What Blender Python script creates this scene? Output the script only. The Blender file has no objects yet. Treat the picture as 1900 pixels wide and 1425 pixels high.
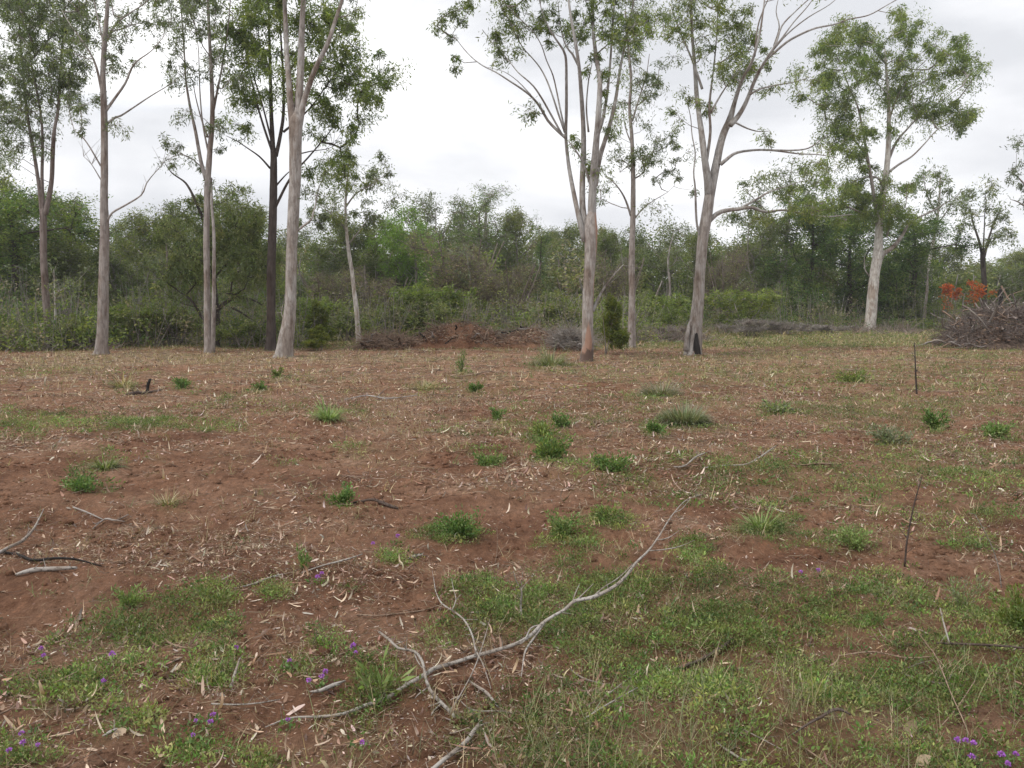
import bpy, math, random
import numpy as np
from mathutils import Vector
R = math.radians
rng = np.random.default_rng(11)
random.seed(11)
# ------------------------------------------------------------------ camera, sky, sun, exposure
F, HORIZ, H = 1645.0, 560.0, 1.6          # focal length in photo pixels, horizon row, eye height
PITCH = math.atan((712.5 - HORIZ) / F)
sc = bpy.context.scene
cam_d = bpy.data.cameras.new('camera'); cam = bpy.data.objects.new('camera', cam_d)
sc.collection.objects.link(cam); sc.camera = cam
cam_d.sensor_width = 36; cam_d.lens = F / 1900 * 36; cam_d.clip_end = 3000; cam_d.clip_start = 0.05
cam.location = (0, 0, H); cam.rotation_euler = (R(90) - PITCH, 0, 0)

SUN_EL, SUN_AZ = R(58), R(-125)           # high, from behind the left shoulder, through thin cloud
world = bpy.data.worlds.new('World'); sc.world = world; world.use_nodes = True
nt = world.node_tree; nt.nodes.clear()
def wn(t, **k):
    n = nt.nodes.new(t)
    for a, b in k.items(): setattr(n, a, b)
    return n
sky = wn('ShaderNodeTexSky', sky_type='NISHITA', sun_disc=False, sun_elevation=SUN_EL, sun_rotation=R(235))
tc = wn('ShaderNodeTexCoord')
mp = wn('ShaderNodeMapping'); mp.inputs['Scale'].default_value = (1.0, 1.0, 3.2); mp.inputs['Location'].default_value = (3.1, 0.4, 0.35)
n1 = wn('ShaderNodeTexNoise'); n1.inputs['Scale'].default_value = 2.1; n1.inputs['Detail'].default_value = 6; n1.inputs['Roughness'].default_value = 0.5; n1.inputs['Distortion'].default_value = 0.3
cr = wn('ShaderNodeValToRGB')
cr.color_ramp.elements[0].position = 0.39; cr.color_ramp.elements[0].color = (4.6, 4.7, 4.95, 1)
cr.color_ramp.elements[1].position = 0.61; cr.color_ramp.elements[1].color = (7.6, 7.6, 7.7, 1)
n2 = wn('ShaderNodeTexNoise'); n2.inputs['Scale'].default_value = 3.4; n2.inputs['Detail'].default_value = 5
cr2 = wn('ShaderNodeValToRGB')
cr2.color_ramp.elements[0].position = 0.64; cr2.color_ramp.elements[0].color = (0, 0, 0, 1)
cr2.color_ramp.elements[1].position = 0.78; cr2.color_ramp.elements[1].color = (.35, .35, .35, 1)
mx = wn('ShaderNodeMixRGB'); bg = wn('ShaderNodeBackground'); wo = wn('ShaderNodeOutputWorld')
L = nt.links.new
L(tc.outputs['Generated'], mp.inputs[0]); L(mp.outputs[0], n1.inputs[0]); L(mp.outputs[0], n2.inputs[0])
L(n1.outputs[0], cr.inputs[0]); L(n2.outputs[0], cr2.inputs[0])
L(cr2.outputs[0], mx.inputs[0]); L(cr.outputs[0], mx.inputs[1]); L(sky.outputs[0], mx.inputs[2])
L(mx.outputs[0], bg.inputs[0]); bg.inputs[1].default_value = 0.1; L(bg.outputs[0], wo.inputs[0])

sd = bpy.data.lights.new('sun', 'SUN'); sd.energy = 1.5; sd.angle = R(14); sd.color = (1, .96, .9)
sun = bpy.data.objects.new('sun', sd); sc.collection.objects.link(sun)
d = Vector((math.sin(SUN_AZ) * math.cos(SUN_EL), math.cos(SUN_AZ) * math.cos(SUN_EL), math.sin(SUN_EL)))
sun.rotation_euler = d.to_track_quat('Z', 'Y').to_euler(); sun.location = (0, 0, 40)
sc.view_settings.view_transform = 'Standard'; sc.view_settings.look = 'None'
sc.view_settings.exposure = 0.80; sc.view_settings.gamma = 1
sc.cycles.max_bounces = 6; sc.cycles.diffuse_bounces = 4; sc.cycles.transmission_bounces = 4

# ------------------------------------------------------------------ measuring the place
CP, SP = math.cos(PITCH), math.sin(PITCH)
def ray(px, py):
    a = (np.asarray(px, float) - 950) / F; b = (712.5 - np.asarray(py, float)) / F
    return np.stack([a + 0 * b, CP + b * SP + 0 * a, -SP + b * CP + 0 * a], -1)
def P(px, py, D):                          # the point seen at a photo pixel, D metres ahead
    r = ray(px, py); t = np.asarray(D) / r[..., 1]
    return np.array([0, 0, H]) + r * t[..., None]
def proj(p):
    x, y, z = p[..., 0], p[..., 1], p[..., 2] - H
    f = y * CP - z * SP; u = y * SP + z * CP
    f = np.where(f > .05, f, np.nan)
    return 950 + F * x / f, 712.5 - F * u / f
def _hash(ix, iy, s):
    h = (ix.astype(np.int64) * 374761393 + iy.astype(np.int64) * 668265263 + s * 1442695041) & 0xffffffff
    h = ((h ^ (h >> 13)) * 1274126177) & 0xffffffff
    return ((h ^ (h >> 16)) & 0xffff) / 65535.0
def vnoise(x, y, sc_, s=0):
    x = np.asarray(x, float) / sc_ + 1000; y = np.asarray(y, float) / sc_ + 1000
    ix, iy = np.floor(x), np.floor(y); fx, fy = x - ix, y - iy
    fx = fx * fx * (3 - 2 * fx); fy = fy * fy * (3 - 2 * fy)
    a = _hash(ix, iy, s); b = _hash(ix + 1, iy, s); c = _hash(ix, iy + 1, s); e = _hash(ix + 1, iy + 1, s)
    return (a * (1 - fx) + b * fx) * (1 - fy) + (c * (1 - fx) + e * fx) * fy
def gz(x, y):                              # height of the ground
    x = np.asarray(x, float); y = np.asarray(y, float)
    rough = np.clip(1.3 - np.abs(y) / 40, .3, 1)
    rip = vnoise(x * .35 + y * .9, y * .25 - x * .5, .22, 8)
    z = .10 * (vnoise(x, y, 5, 1) - .5) + .06 * (vnoise(x, y, 1.3, 2) - .5) * rough
    cl_ = np.clip(vnoise(x, y, .9, 6) * 2 - .5, .25, 1.3)
    z = z + (.060 * (vnoise(x, y, .42, 3) - .5) + .034 * (rip - .5) * cl_ + .036 * (vnoise(x, y, .13, 4) - .5) * cl_ + .014 * (vnoise(x, y, .05, 5) - .5)) * rough
    return z
def G(px, py, lift=0.0):                   # the point at a photo pixel, lift metres above the ground
    r = ray(px, py); z = lift
    for _ in range(3):
        t = (z - H) / r[..., 2]; p = np.array([0, 0, H]) + r * np.asarray(t)[..., None]
        z = gz(p[..., 0], p[..., 1]) * .5 + z * .5 if _ else gz(p[..., 0], p[..., 1]) + lift
        z = gz(p[..., 0], p[..., 1]) + lift
    p[..., 2] = z
    return p

# ------------------------------------------------------------------ node materials
def mat(name):
    m = bpy.data.materials.new(name); m.use_nodes = True; m.node_tree.nodes.clear()
    return m, m.node_tree
def node(t, typ, **k):
    n = t.nodes.new(typ)
    for a, b in k.items():
        if a in ('operation', 'blend_type', 'attribute_name', 'data_type', 'musgrave_type', 'feature'): setattr(n, a, b)
        else: n.inputs[a].default_value = b
    return n
def noise(t, vec, scale, detail=4, rough=.55):
    n = node(t, 'ShaderNodeTexNoise'); n.inputs['Scale'].default_value = scale; n.inputs['Detail'].default_value = detail
    n.inputs['Roughness'].default_value = rough; t.links.new(vec, n.inputs['Vector']); return n.outputs[0]
def ramp(t, fac, stops):
    n = node(t, 'ShaderNodeValToRGB'); e = n.color_ramp.elements
    while len(e) < len(stops): e.new(.5)
    for i, (p, c) in enumerate(stops): e[i].position = p; e[i].color = (*c, 1)
    t.links.new(fac, n.inputs[0]); return n.outputs[0]
def mix(t, f, a, b, mode='MIX'):
    n = t.nodes.new('ShaderNodeMixRGB'); n.blend_type = mode
    for s, v in ((0, f), (1, a), (2, b)):
        if hasattr(v, 'links') or hasattr(v, 'is_output'): t.links.new(v, n.inputs[s])
        else: n.inputs[s].default_value = v if not isinstance(v, tuple) else (*v, 1)
    return n.outputs[0]
def mapping(t, scale, rot=(0, 0, 0)):
    c = t.nodes.new('ShaderNodeTexCoord'); m = t.nodes.new('ShaderNodeMapping')
    m.inputs['Scale'].default_value = scale; m.inputs['Rotation'].default_value = rot
    t.links.new(c.outputs['Object'], m.inputs[0]); return m.outputs[0]
def finish(t, col, rough=.85, bump=None, dist=.01, spec=.2):
    b = t.nodes.new('ShaderNodeBsdfPrincipled'); o = t.nodes.new('ShaderNodeOutputMaterial')
    t.links.new(col, b.inputs['Base Color']); b.inputs['Roughness'].default_value = rough
    b.inputs['Specular IOR Level'].default_value = spec
    if bump is not None:
        bn = t.nodes.new('ShaderNodeBump'); bn.inputs['Strength'].default_value = 1; bn.inputs['Distance'].default_value = dist
        t.links.new(bump, bn.inputs['Height']); t.links.new(bn.outputs[0], b.inputs['Normal'])
    t.links.new(b.outputs[0], o.inputs[0]); return b

def bark(name, pale, mid, dark, patch=.5, rough_bark=0.006, orange=None, scorch=0):
    m, t = mat(name)
    v = mapping(t, (1, 1, .22)); v2 = mapping(t, (1, 1, .07)); v3 = mapping(t, (1, 1, .5))
    c = ramp(t, noise(t, v, 3.2, 5, .6), [(.40, pale), (.46, tuple(.35 * a + .65 * b for a, b in zip(pale, mid))), (.46 + .1 * patch, tuple(.8 * a + .2 * b for a, b in zip(pale, mid))), (.60, mid), (.72, dark)])
    c2 = ramp(t, noise(t, v2, 26, 4, .7), [(.3, (.55, .52, .5)), (.6, (1.12, 1.12, 1.12))])
    c3 = ramp(t, noise(t, v3, 9, 3, .6), [(.38, (.66, .62, .60)), (.48, (.95, .94, .93)), (.62, (1.08, 1.08, 1.08))])
    c4 = ramp(t, noise(t, mapping(t, (1, 1, .3)), 2.1, 6, .65), [(.40, (.62, .52, .45)), (.44, (.86, .80, .76)), (.50, (1.06, 1.06, 1.06))])
    c = mix(t, .75, c, c2, 'MULTIPLY'); c = mix(t, .8, c, c3, 'MULTIPLY'); c = mix(t, .85, c, c4, 'MULTIPLY')
    if orange is not None:                 # rust coloured strips where the outer bark has just peeled
        vo = mapping(t, (1.0, 1.0, .16)); om = ramp(t, noise(t, vo, 1.9, 4, .5), [(.53, (0, 0, 0)), (.57, (.8, .8, .8))])
        c = mix(t, om, c, orange)
    if scorch:                             # fire scorched foot
        cc = t.nodes.new('ShaderNodeTexCoord'); sx_ = t.nodes.new('ShaderNodeSeparateXYZ'); t.links.new(cc.outputs['Object'], sx_.inputs[0])
        nn = noise(t, mapping(t, (1, 1, .5)), 4, 4, .6); ma = t.nodes.new('ShaderNodeMath'); ma.operation = 'MULTIPLY_ADD'; ma.inputs[1].default_value = 2.2; ma.inputs[2].default_value = -.9 ; t.links.new(nn, ma.inputs[0])
        sb = t.nodes.new('ShaderNodeMath'); sb.operation = 'SUBTRACT'; t.links.new(sx_.outputs[2], sb.inputs[0]); t.links.new(ma.outputs[0], sb.inputs[1])
        c = mix(t, ramp(t, sb.outputs[0], [(0.0, (.8, .8, .8)), (scorch, (0, 0, 0))]), c, (.07, .052, .045))
    finish(t, c, .85, noise(t, v2, 30, 5, .7), rough_bark); return m
M_PALE = bark('pale_gum_bark', (.345, .33, .315), (.25, .215, .19), (.15, .125, .11), .3, .012)
M_PALELIMB = bark('pale_limb_bark', (.33, .325, .315), (.25, .23, .215), (.16, .14, .13))
M_WHITE = bark('white_gum_bark', (.54, .52, .49), (.41, .37, .34), (.26, .22, .20), .9)
M_PINK = bark('pinkish_gum_bark', (.285, .265, .25), (.22, .185, .165), (.14, .115, .10), .3, .012)
M_BROWN = bark('brown_bark', (.21, .18, .165), (.16, .125, .11), (.10, .08, .07), .35, .012)
M_MIDGREY = bark('mid_grey_bark', (.33, .305, .29), (.24, .205, .185), (.14, .12, .105), .35, .012)
M_ORANGE = bark('flaking_gum_bark', (.35, .335, .32), (.26, .215, .19), (.17, .135, .115), .3, .012, (.33, .185, .125), .25)
M_GREY = bark('grey_bark', (.32, .30, .285), (.23, .205, .19), (.13, .115, .105))
M_DARK = bark('dark_ironbark', (.085, .070, .062), (.055, .043, .038), (.028, .022, .02), .5, .015)
def wood(name, a, b, dk):
    m, t = mat(name); v = mapping(t, (1, 1, 1))
    c = ramp(t, noise(t, v, 7, 4, .6), [(.35, a), (.5, tuple(.5 * (p + q) for p, q in zip(a, b))), (.66, b)])
    c = mix(t, ramp(t, noise(t, v, 48, 5, .75), [(.52, (0, 0, 0)), (.60, (.9, .9, .9))]), c, dk)
    finish(t, c, .85, noise(t, v, 60, 5, .7), .006); return m
M_STICK = wood('weathered_wood', (.36, .34, .315), (.235, .19, .155), (.085, .07, .058))
M_BROWNSTICK = wood('brown_dead_wood', (.31, .225, .165), (.20, .135, .095), (.09, .06, .045))
M_DARKSTICK = wood('dark_dead_wood', (.105, .08, .068), (.075, .052, .042), (.03, .024, .02))
M_BLACK = bark('charred_wood', (.030, .026, .024), (.02, .017, .016), (.012, .011, .01), .6, .01)

def foliage_mat(name, trans=.35, rough=.5, obj_random=False):
    m, t = mat(name)
    a = node(t, 'ShaderNodeAttribute', attribute_name='tint')
    col = a.outputs['Color']
    if obj_random:
        oi = t.nodes.new('ShaderNodeObjectInfo')
        col = mix(t, 1.0, col, ramp(t, oi.outputs['Random'], [(0, (.82, .86, .8)), (1, (1.15, 1.08, 1.05))]), 'MULTIPLY')
    b = t.nodes.new('ShaderNodeBsdfPrincipled'); b.inputs['Roughness'].default_value = rough; b.inputs['Specular IOR Level'].default_value = .35
    tr = t.nodes.new('ShaderNodeBsdfTranslucent'); ms = t.nodes.new('ShaderNodeMixShader'); o = t.nodes.new('ShaderNodeOutputMaterial')
    tc_ = mix(t, 1.0, col, (1.15, 1.25, .6), 'MULTIPLY')
    t.links.new(col, b.inputs['Base Color']); t.links.new(tc_, tr.inputs[0]); ms.inputs[0].default_value = trans
    t.links.new(b.outputs[0], ms.inputs[1]); t.links.new(tr.outputs[0], ms.inputs[2]); t.links.new(ms.outputs[0], o.inputs[0])
    return m
M_LEAF = foliage_mat('leaf', .48, .45)
M_LEAFR = foliage_mat('leaf_varied', .48, .5, True)
M_HERB = foliage_mat('herb_leaf', .3, .6)
M_DRY = foliage_mat('dry_leaf', .12, .7)
M_PETAL = foliage_mat('petal', .3, .6)

# ------------------------------------------------------------------ mesh building
C = sc.collection
def mesh_np(name, V, Fq, m, tint=None, parent=None, smooth=False, origin=None):
    V = np.asarray(V, np.float32); Fq = np.asarray(Fq, np.int32)
    if origin is not None: V = V - np.asarray(origin, np.float32)
    me = bpy.data.meshes.new(name); me.vertices.add(len(V)); me.vertices.foreach_set('co', V.ravel())
    k = Fq.shape[1]; me.loops.add(Fq.size); me.loops.foreach_set('vertex_index', Fq.ravel())
    me.polygons.add(len(Fq)); me.polygons.foreach_set('loop_start', np.arange(0, Fq.size, k, dtype=np.int32))
    if smooth: me.polygons.foreach_set('use_smooth', np.ones(len(Fq), bool))
    if tint is not None:
        at = me.attributes.new('tint', 'FLOAT_COLOR', 'FACE')
        c = np.ones((len(Fq), 4), np.float32); c[:, :3] = tint; at.data.foreach_set('color', c.ravel())
    me.materials.append(m); me.update(calc_edges=True)
    o = bpy.data.objects.new(name, me); C.objects.link(o)
    if parent is not None: o.parent = parent
    return o
def tag(o, label, cat, group=None, kind=None):
    if kind: o['kind'] = kind
    o['label'] = label; o['category'] = cat
    if group: o['group'] = group
    return o
def empty(name, loc, label, cat, group=None):
    o = bpy.data.objects.new(name, None); C.objects.link(o); o.location = tuple(float(v) for v in loc)
    o.empty_display_size = .2
    return tag(o, label, cat, group)
def unit(v): return v / (np.linalg.norm(v, axis=-1, keepdims=True) + 1e-9)

def resample(pts, rad, step):
    pts = np.asarray(pts, float); rad = np.asarray(rad, float)
    # Catmull-Rom through the points
    n = len(pts); ext = np.vstack([2 * pts[0] - pts[1], pts, 2 * pts[-1] - pts[-2]])
    O, Q = [], []
    for i in range(n - 1):
        a, b, c, e = ext[i:i + 4]; k = max(2, int(np.linalg.norm(c - b) / step) + 1)
        t = np.linspace(0, 1, k, endpoint=False)[:, None]
        O.append(.5 * (2 * b + (c - a) * t + (2 * a - 5 * b + 4 * c - e) * t ** 2 + (3 * b - a - 3 * c + e) * t ** 3))
        Q.append(rad[i] + (rad[i + 1] - rad[i]) * t[:, 0])
    O.append(pts[-1:]); Q.append(rad[-1:])
    return np.vstack(O), np.concatenate(Q)
class MB:
    def __init__(s): s.V = []; s.F = []; s.n = 0; s.T = []
    def add(s, V, Fq, tint=None):
        s.V.append(np.asarray(V, np.float32)); s.F.append(np.asarray(Fq, np.int64) + s.n); s.n += len(V)
        if tint is not None: s.T.append(np.asarray(tint, np.float32))
    def tube(s, pts, rad, sides=8, step=None, wob=0.0, seed=0, lobes=0):
        if step: pts, rad = resample(pts, rad, step)
        pts = np.asarray(pts, float); rad = np.asarray(rad, float); k = len(pts)
        tn = unit(np.gradient(pts, axis=0)); ref = np.array([0, 1.0, 0.12]) if abs(tn[:, 1]).mean() < .8 else np.array([1.0, .1, 0])
        u = unit(np.cross(tn, ref)); v = np.cross(tn, u)
        th = np.linspace(0, 2 * np.pi, sides, endpoint=False)
        rr = np.repeat(rad[:, None], sides, 1)
        if wob:
            arc = np.cumsum(np.r_[0, np.linalg.norm(np.diff(pts, axis=0), axis=1)])
            A = arc[:, None] + 0 * th; 
            rr = rr * (1 + wob * 2 * (vnoise(np.cos(th) * 1.1 + seed * 7 + 0 * A, A + np.sin(th) * 1.1, .9, 21) - .5) + wob * (vnoise(np.cos(th) * 3 + seed + 0 * A, A * 2 + np.sin(th) * 3, .6, 22) - .5))
        if lobes:
            arc = np.cumsum(np.r_[0, np.linalg.norm(np.diff(pts, axis=0), axis=1)])[:, None]
            rr = rr * (1 + lobes * (np.sin(th * 3 + seed) + .6 * np.sin(th * 5 + seed * 2)) * np.exp(-arc / .28))
        V = pts[:, None] + rr[..., None] * (np.cos(th)[None, :, None] * u[:, None] + np.sin(th)[None, :, None] * v[:, None])
        i = np.arange(k - 1)[:, None] * sides; j = np.arange(sides)[None]; j2 = (j + 1) % sides
        Fq = np.stack([i + j, i + j2, i + sides + j2, i + sides + j], -1).reshape(-1, 4)
        V = V.reshape(-1, 3); nV = len(V)
        V = np.vstack([V, pts[:1] - tn[:1] * rad[0] * .2, pts[-1:] + tn[-1:] * rad[-1] * .4])
        jj = np.arange(0, sides, 2); e = (k - 1) * sides
        caps = [np.stack([jj * 0 + nV, (jj + 2) % sides, (jj + 1) % sides, jj], -1), np.stack([jj * 0 + nV + 1, e + jj, e + (jj + 1) % sides, e + (jj + 2) % sides], -1)] if sides % 2 == 0 else []
        s.add(V, np.vstack([Fq] + caps))
    def prisms(s, A, B, ra, rb):           # many little three-sided twigs at once
        A = np.asarray(A, float); B = np.asarray(B, float); n = len(A)
        if not n: return
        t = unit(B - A); u = unit(np.cross(t, np.array([.31, .77, .2]))); v = np.cross(t, u)
        ra = np.broadcast_to(np.asarray(ra, float), (n,)); rb = np.broadcast_to(np.asarray(rb, float), (n,))
        rings = []
        for c, r in ((A, ra), (B, rb)):
            for k in range(3):
                a = k * 2.0944; rings.append(c + r[:, None] * (math.cos(a) * u + math.sin(a) * v))
        V = np.stack(rings, 1).reshape(-1, 3); b = np.arange(n)[:, None, None] * 6
        s.add(V, (b + np.array([[0, 1, 4, 3], [1, 2, 5, 4], [2, 0, 3, 5]])[None]).reshape(-1, 4))
    def build(s, name, m, parent=None, origin=None, smooth=True):
        return mesh_np(name, np.vstack(s.V), np.vstack(s.F), m, np.vstack(s.T) if s.T else None, parent, smooth, origin)

def diamonds(base, dr, ln, wd, fold=.25, side=None):
    """leaf blades as folded diamonds; returns V, F"""
    n = len(base); dr = unit(dr)
    if side is None: side = rng.normal(size=(n, 3))
    sd_ = unit(np.cross(dr, side)); nm = np.cross(dr, sd_)
    ln = np.broadcast_to(ln, (n,))[:, None]; wd = np.broadcast_to(wd, (n,))[:, None]
    mid = base + dr * ln * .45
    V = np.stack([base, mid + sd_ * wd * .5 + nm * wd * fold, base + dr * ln, mid - sd_ * wd * .5 + nm * wd * fold], 1).reshape(-1, 3)
    return V, np.arange(4 * n).reshape(n, 4)
def strips(base, dr, nm, ln, wd, curl, prof):
    """bent ribbons with the widths prof along them (grass blades, fallen leaves, bark strips)"""
    n = len(base); k = len(prof); dr = unit(dr); nm = unit(nm - dr * (nm * dr).sum(-1, keepdims=True)); sd_ = np.cross(dr, nm)
    curl = np.broadcast_to(curl, (n,)); ln = np.broadcast_to(ln, (n,)); wd = np.broadcast_to(wd, (n,))
    pts = []; p = base.copy(); ang = np.zeros(n)
    for i in range(k):
        cl = p; w = (wd * prof[i] * .5)[:, None]
        pts += [cl + sd_ * w, cl - sd_ * w]
        ang = ang + curl / (k - 1); st = (ln / (k - 1))[:, None]
        p = p + st * (dr * np.cos(ang)[:, None] + nm * np.sin(ang)[:, None])
    V = np.stack(pts, 1).reshape(-1, 3); b = np.arange(n)[:, None, None] * (2 * k)
    q = np.array([[2 * i, 2 * i + 1, 2 * i + 3, 2 * i + 2] for i in range(k - 1)])
    return V, (b + q[None]).reshape(-1, 4)
def pick(pal, n, jit=.18):
    pal = np.asarray(pal, float); c = pal[rng.integers(0, len(pal), n)]
    return np.clip(c * (1 + rng.normal(size=(n, 1)) * jit) * (1 + rng.normal(size=(n, 3)) * jit * .25), .004, .95)

# ------------------------------------------------------------------ the ground
# patches of plants, measured on the photograph and laid out on the ground: x, y, half width, half height, strength
GREEN = [(1550,875,360,44,.5),(230,790,250,15,.4),(1750,960,150,30,.3),(1450,700,450,38,.36),(1650,762,270,40,.42),(1100,765,220,28,.28),(1800,700,170,50,.45),(450,760,160,20,.25),(1000,720,300,20,.22),(1180,1120,330,90,1),(1500,1120,300,85,1),(1350,1230,420,110,1),(1650,1260,330,130,1),(1300,1370,420,90,.8),(1750,1400,250,80,.8),(1080,1330,180,90,.65),
 (880,1090,90,40,1),(860,1170,90,45,.9),(1100,1190,130,50,.8),(1290,1035,70,30,.95),(1060,1040,60,25,.8),(1150,1030,50,18,.6),
 (310,1150,160,48,1),(400,1115,60,35,1),(150,1270,120,42,1),(240,1245,90,35,.9),(400,1245,60,50,1),(515,1102,45,18,.8),(610,1165,50,32,.9),(565,1225,55,35,.9),
 (640,1088,35,15,.9),(40,1395,75,40,1),(260,1345,90,38,.85),(400,1390,130,50,.9),(640,1330,60,25,.6),(725,1028,55,18,1),(250,1190,60,20,.7),(700,1250,60,30,.5),(130,1200,45,20,.5),
 (220,790,220,17,.95),(60,780,120,16,.9),(390,785,70,10,.8),(40,820,60,9,.5),(150,898,45,16,.9),(190,857,50,14,.6),(1150,880,110,16,.7),(1500,880,330,42,.85),(1800,900,180,50,.8),(1320,850,130,14,.5),
 (1240,925,120,22,.65),(1560,930,180,26,.7),(1750,850,200,22,.6),(1480,1010,60,18,.5),(1580,1010,80,24,.7),(1450,960,40,20,.6),(1840,960,60,30,.6),(1780,1010,70,25,.5),
 (1000,800,90,14,.6),(900,835,70,12,.5),(640,765,70,10,.5),(850,800,60,10,.4),(1180,735,60,10,.5),(1260,700,260,12,.3),(1640,690,260,14,.45),(1800,660,140,12,.6),(1400,660,200,8,.4),
 (1600,760,170,22,.55),(1300,745,120,10,.35),(650,830,40,8,.5),(1700,790,120,14,.35),(1100,780,80,10,.4),(1840,800,90,18,.4),(1050,870,60,10,.4),
 (120,690,150,10,.35),(520,860,30,6,.3),(285,860,25,6,.5),(340,712,25,8,.7),(852,992,85,18,.75),(1042,1000,56,21,.75),(1128,970,47,13,.75),(1412,985,39,16,.75),(630,936,45,14,.75),(1018,854,69,16,.75),(1005,815,51,11,.75),(1133,874,64,11,.75),(924,779,23,7,.75),(1042,796,30,9,.75),(1212,806,30,7,.75),(1270,789,85,12,.75),(1228,733,71,14,.75),(1733,798,42,12,.75),(1580,713,51,9,.75),(1655,822,59,11,.75),(338,721,28,7,.75),(482,723,20,6,.75),(516,701,15,7,.75),(882,727,18,6,.75),(856,692,17,16,.75),(1022,678,52,14,.75),(610,778,39,11,.75),(195,868,52,9,.75),(905,857,49,9,.75),(150,912,56,9,.75),(562,1058,25,16,.75),(240,1128,44,18,.75),(705,1290,76,23,.75),(1785,1130,68,26,.75),(1888,1165,68,36,.75),(1585,1015,68,14,.75),(310,935,34,10,.75),(785,720,37,12,.75),(228,718,28,12,.75),(1845,812,51,9,.75),(1440,768,51,7,.75),(430,735,18,7,.6),(560,700,120,8,.2)]
STRAW = [(300,664,360,13,.95),(720,664,280,9,.8),(900,695,800,26,.38),(1500,668,420,12,.6),(250,730,260,14,.35),(1200,820,300,30,.3),(1350,1330,330,80,.45),(1050,1380,200,50,.6),(1650,1330,260,90,.4),(620,1390,120,40,.5),(140,672,180,16,.9),(60,700,120,14,.6),(420,672,140,10,.7),(640,668,120,8,.6),(780,790,160,40,.55),(860,730,170,25,.5),(1180,690,150,16,.5),(1400,700,220,18,.6),(1530,715,160,16,.5),
 (1660,750,180,20,.5),(1300,760,140,20,.4),(700,840,110,30,.4),(450,830,90,25,.25),(1350,1090,70,24,.8),(1690,1190,60,24,.8),(1150,1280,130,40,.6),(1250,1350,180,60,.6),(1500,1290,110,40,.5),
 (1720,1370,160,60,.6),(640,720,140,20,.35),(1760,720,130,18,.35),(1000,900,160,24,.3),(620,900,90,24,.2),(480,1000,120,30,.15),(930,1330,90,60,.5),(1500,780,120,12,.4)]
def field(px, py, lst, x, y):
    v = np.zeros(px.shape); jx = (vnoise(x, y, .55, 31) - .5) * 1.0 + (vnoise(x, y, .17, 33) - .5) * .6
    for cx, cy, rx, ry, s in lst:
        q = np.sqrt(((px - cx) / rx) ** 2 + ((py - cy) / ry) ** 2)
        v = np.maximum(v, s * np.clip((1.2 - q + jx * 1.1) * 1.4, 0, 1))
    return v
def veg(x, y, lst):
    px, py = proj(np.stack([x, y, 0 * x], -1)); px = np.nan_to_num(px, nan=-9e3); py = np.nan_to_num(py, nan=-9e3)
    v = field(px, py, lst, x, y)
    out = (px < -60) | (px > 1960) | (py > 1490)             # beyond the picture the same kind of mottling goes on
    w = np.clip((vnoise(x, y, 2.3, 35) - .5) * 4, 0, 1) * .8
    return np.where(out, w, v)
rows = np.concatenate([[-400, -120, -40, -12, -4, -1], np.geomspace(1.0, 60, 820), [70, 90, 120, 180, 300, 600, 1200]])
tcol = np.linspace(-1, 1, 860)
wid = np.where(rows < 1, 3 + np.abs(rows) * 1.3, rows * .82 + 1.4)
X = tcol[None] * wid[:, None]; Y = np.repeat(rows[:, None], len(tcol), 1); Z = gz(X, Y)
Z[rows < .9] = Z[rows < .9] * .5
nr, nc = X.shape
ii = (np.arange(nr - 1)[:, None] * nc + np.arange(nc - 1)[None]); Fg = np.stack([ii, ii + 1, ii + nc + 1, ii + nc], -1).reshape(-1, 4)
gm, t = mat('red_soil')
vv = mapping(t, (1, 1, 1)); vs = mapping(t, (1, .42, 1), (0, 0, .5))
ca = ramp(t, noise(t, vv, .9, 6, .6), [(.28, (.125, .063, .040)), (.42, (.190, .100, .062)), (.52, (.235, .130, .082)), (.62, (.275, .163, .108)), (.76, (.36, .235, .165))])
cb = ramp(t, noise(t, vs, 22, 5, .65), [(.32, (.62, .58, .55)), (.52, (1, 1, 1)), (.72, (1.35, 1.3, 1.25))])
cc = ramp(t, noise(t, vv, 90, 3, .7), [(.3, (.7, .66, .62)), (.6, (1.1, 1.1, 1.1)), (.75, (1.7, 1.6, 1.5))])
cd = ramp(t, noise(t, vv, 3.3, 5, .7), [(.34, (.66, .62, .60)), (.48, (1, 1, 1)), (.66, (1.15, 1.12, 1.1))])
c = mix(t, .9, ca, cb, 'MULTIPLY'); c = mix(t, .9, c, cc, 'MULTIPLY'); c = mix(t, .8, c, cd, 'MULTIPLY')
ag = node(t, 'ShaderNodeAttribute', attribute_name='turf'); ad = node(t, 'ShaderNodeAttribute', attribute_name='straw')
turf = ramp(t, noise(t, vv, 14, 4, .7), [(.35, (.075, .085, .03)), (.55, (.13, .135, .05)), (.7, (.20, .16, .08))])
strw = ramp(t, noise(t, vv, 18, 4, .7), [(.35, (.17, .115, .065)), (.55, (.30, .215, .13)), (.7, (.42, .34, .22))])
c = mix(t, ad.outputs['Fac'], c, strw); c = mix(t, ag.outputs['Fac'], c, turf)
finish(t, c, .95, noise(t, vs, 34, 7, .8), .05, .1)
ground = mesh_np('ground', np.stack([X, Y, Z], -1).reshape(-1, 3), Fg, gm, None, None, True); ground['kind'] = 'structure'
far = np.clip((Y - 6) / 18, 0, 1)
for nm_, lst, k in (('turf', GREEN, (.22, .6)), ('straw', STRAW, (.3, .8))):
    a = ground.data.attributes.new(nm_, 'FLOAT', 'POINT')
    val = veg(X, Y, lst) * (k[0] + (k[1] - k[0]) * far)
    if nm_ == 'turf': val = np.maximum(val, np.clip((Y - 30) / 8, 0, .8))
    a.data.foreach_set('value', val.astype(np.float32).ravel())

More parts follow.
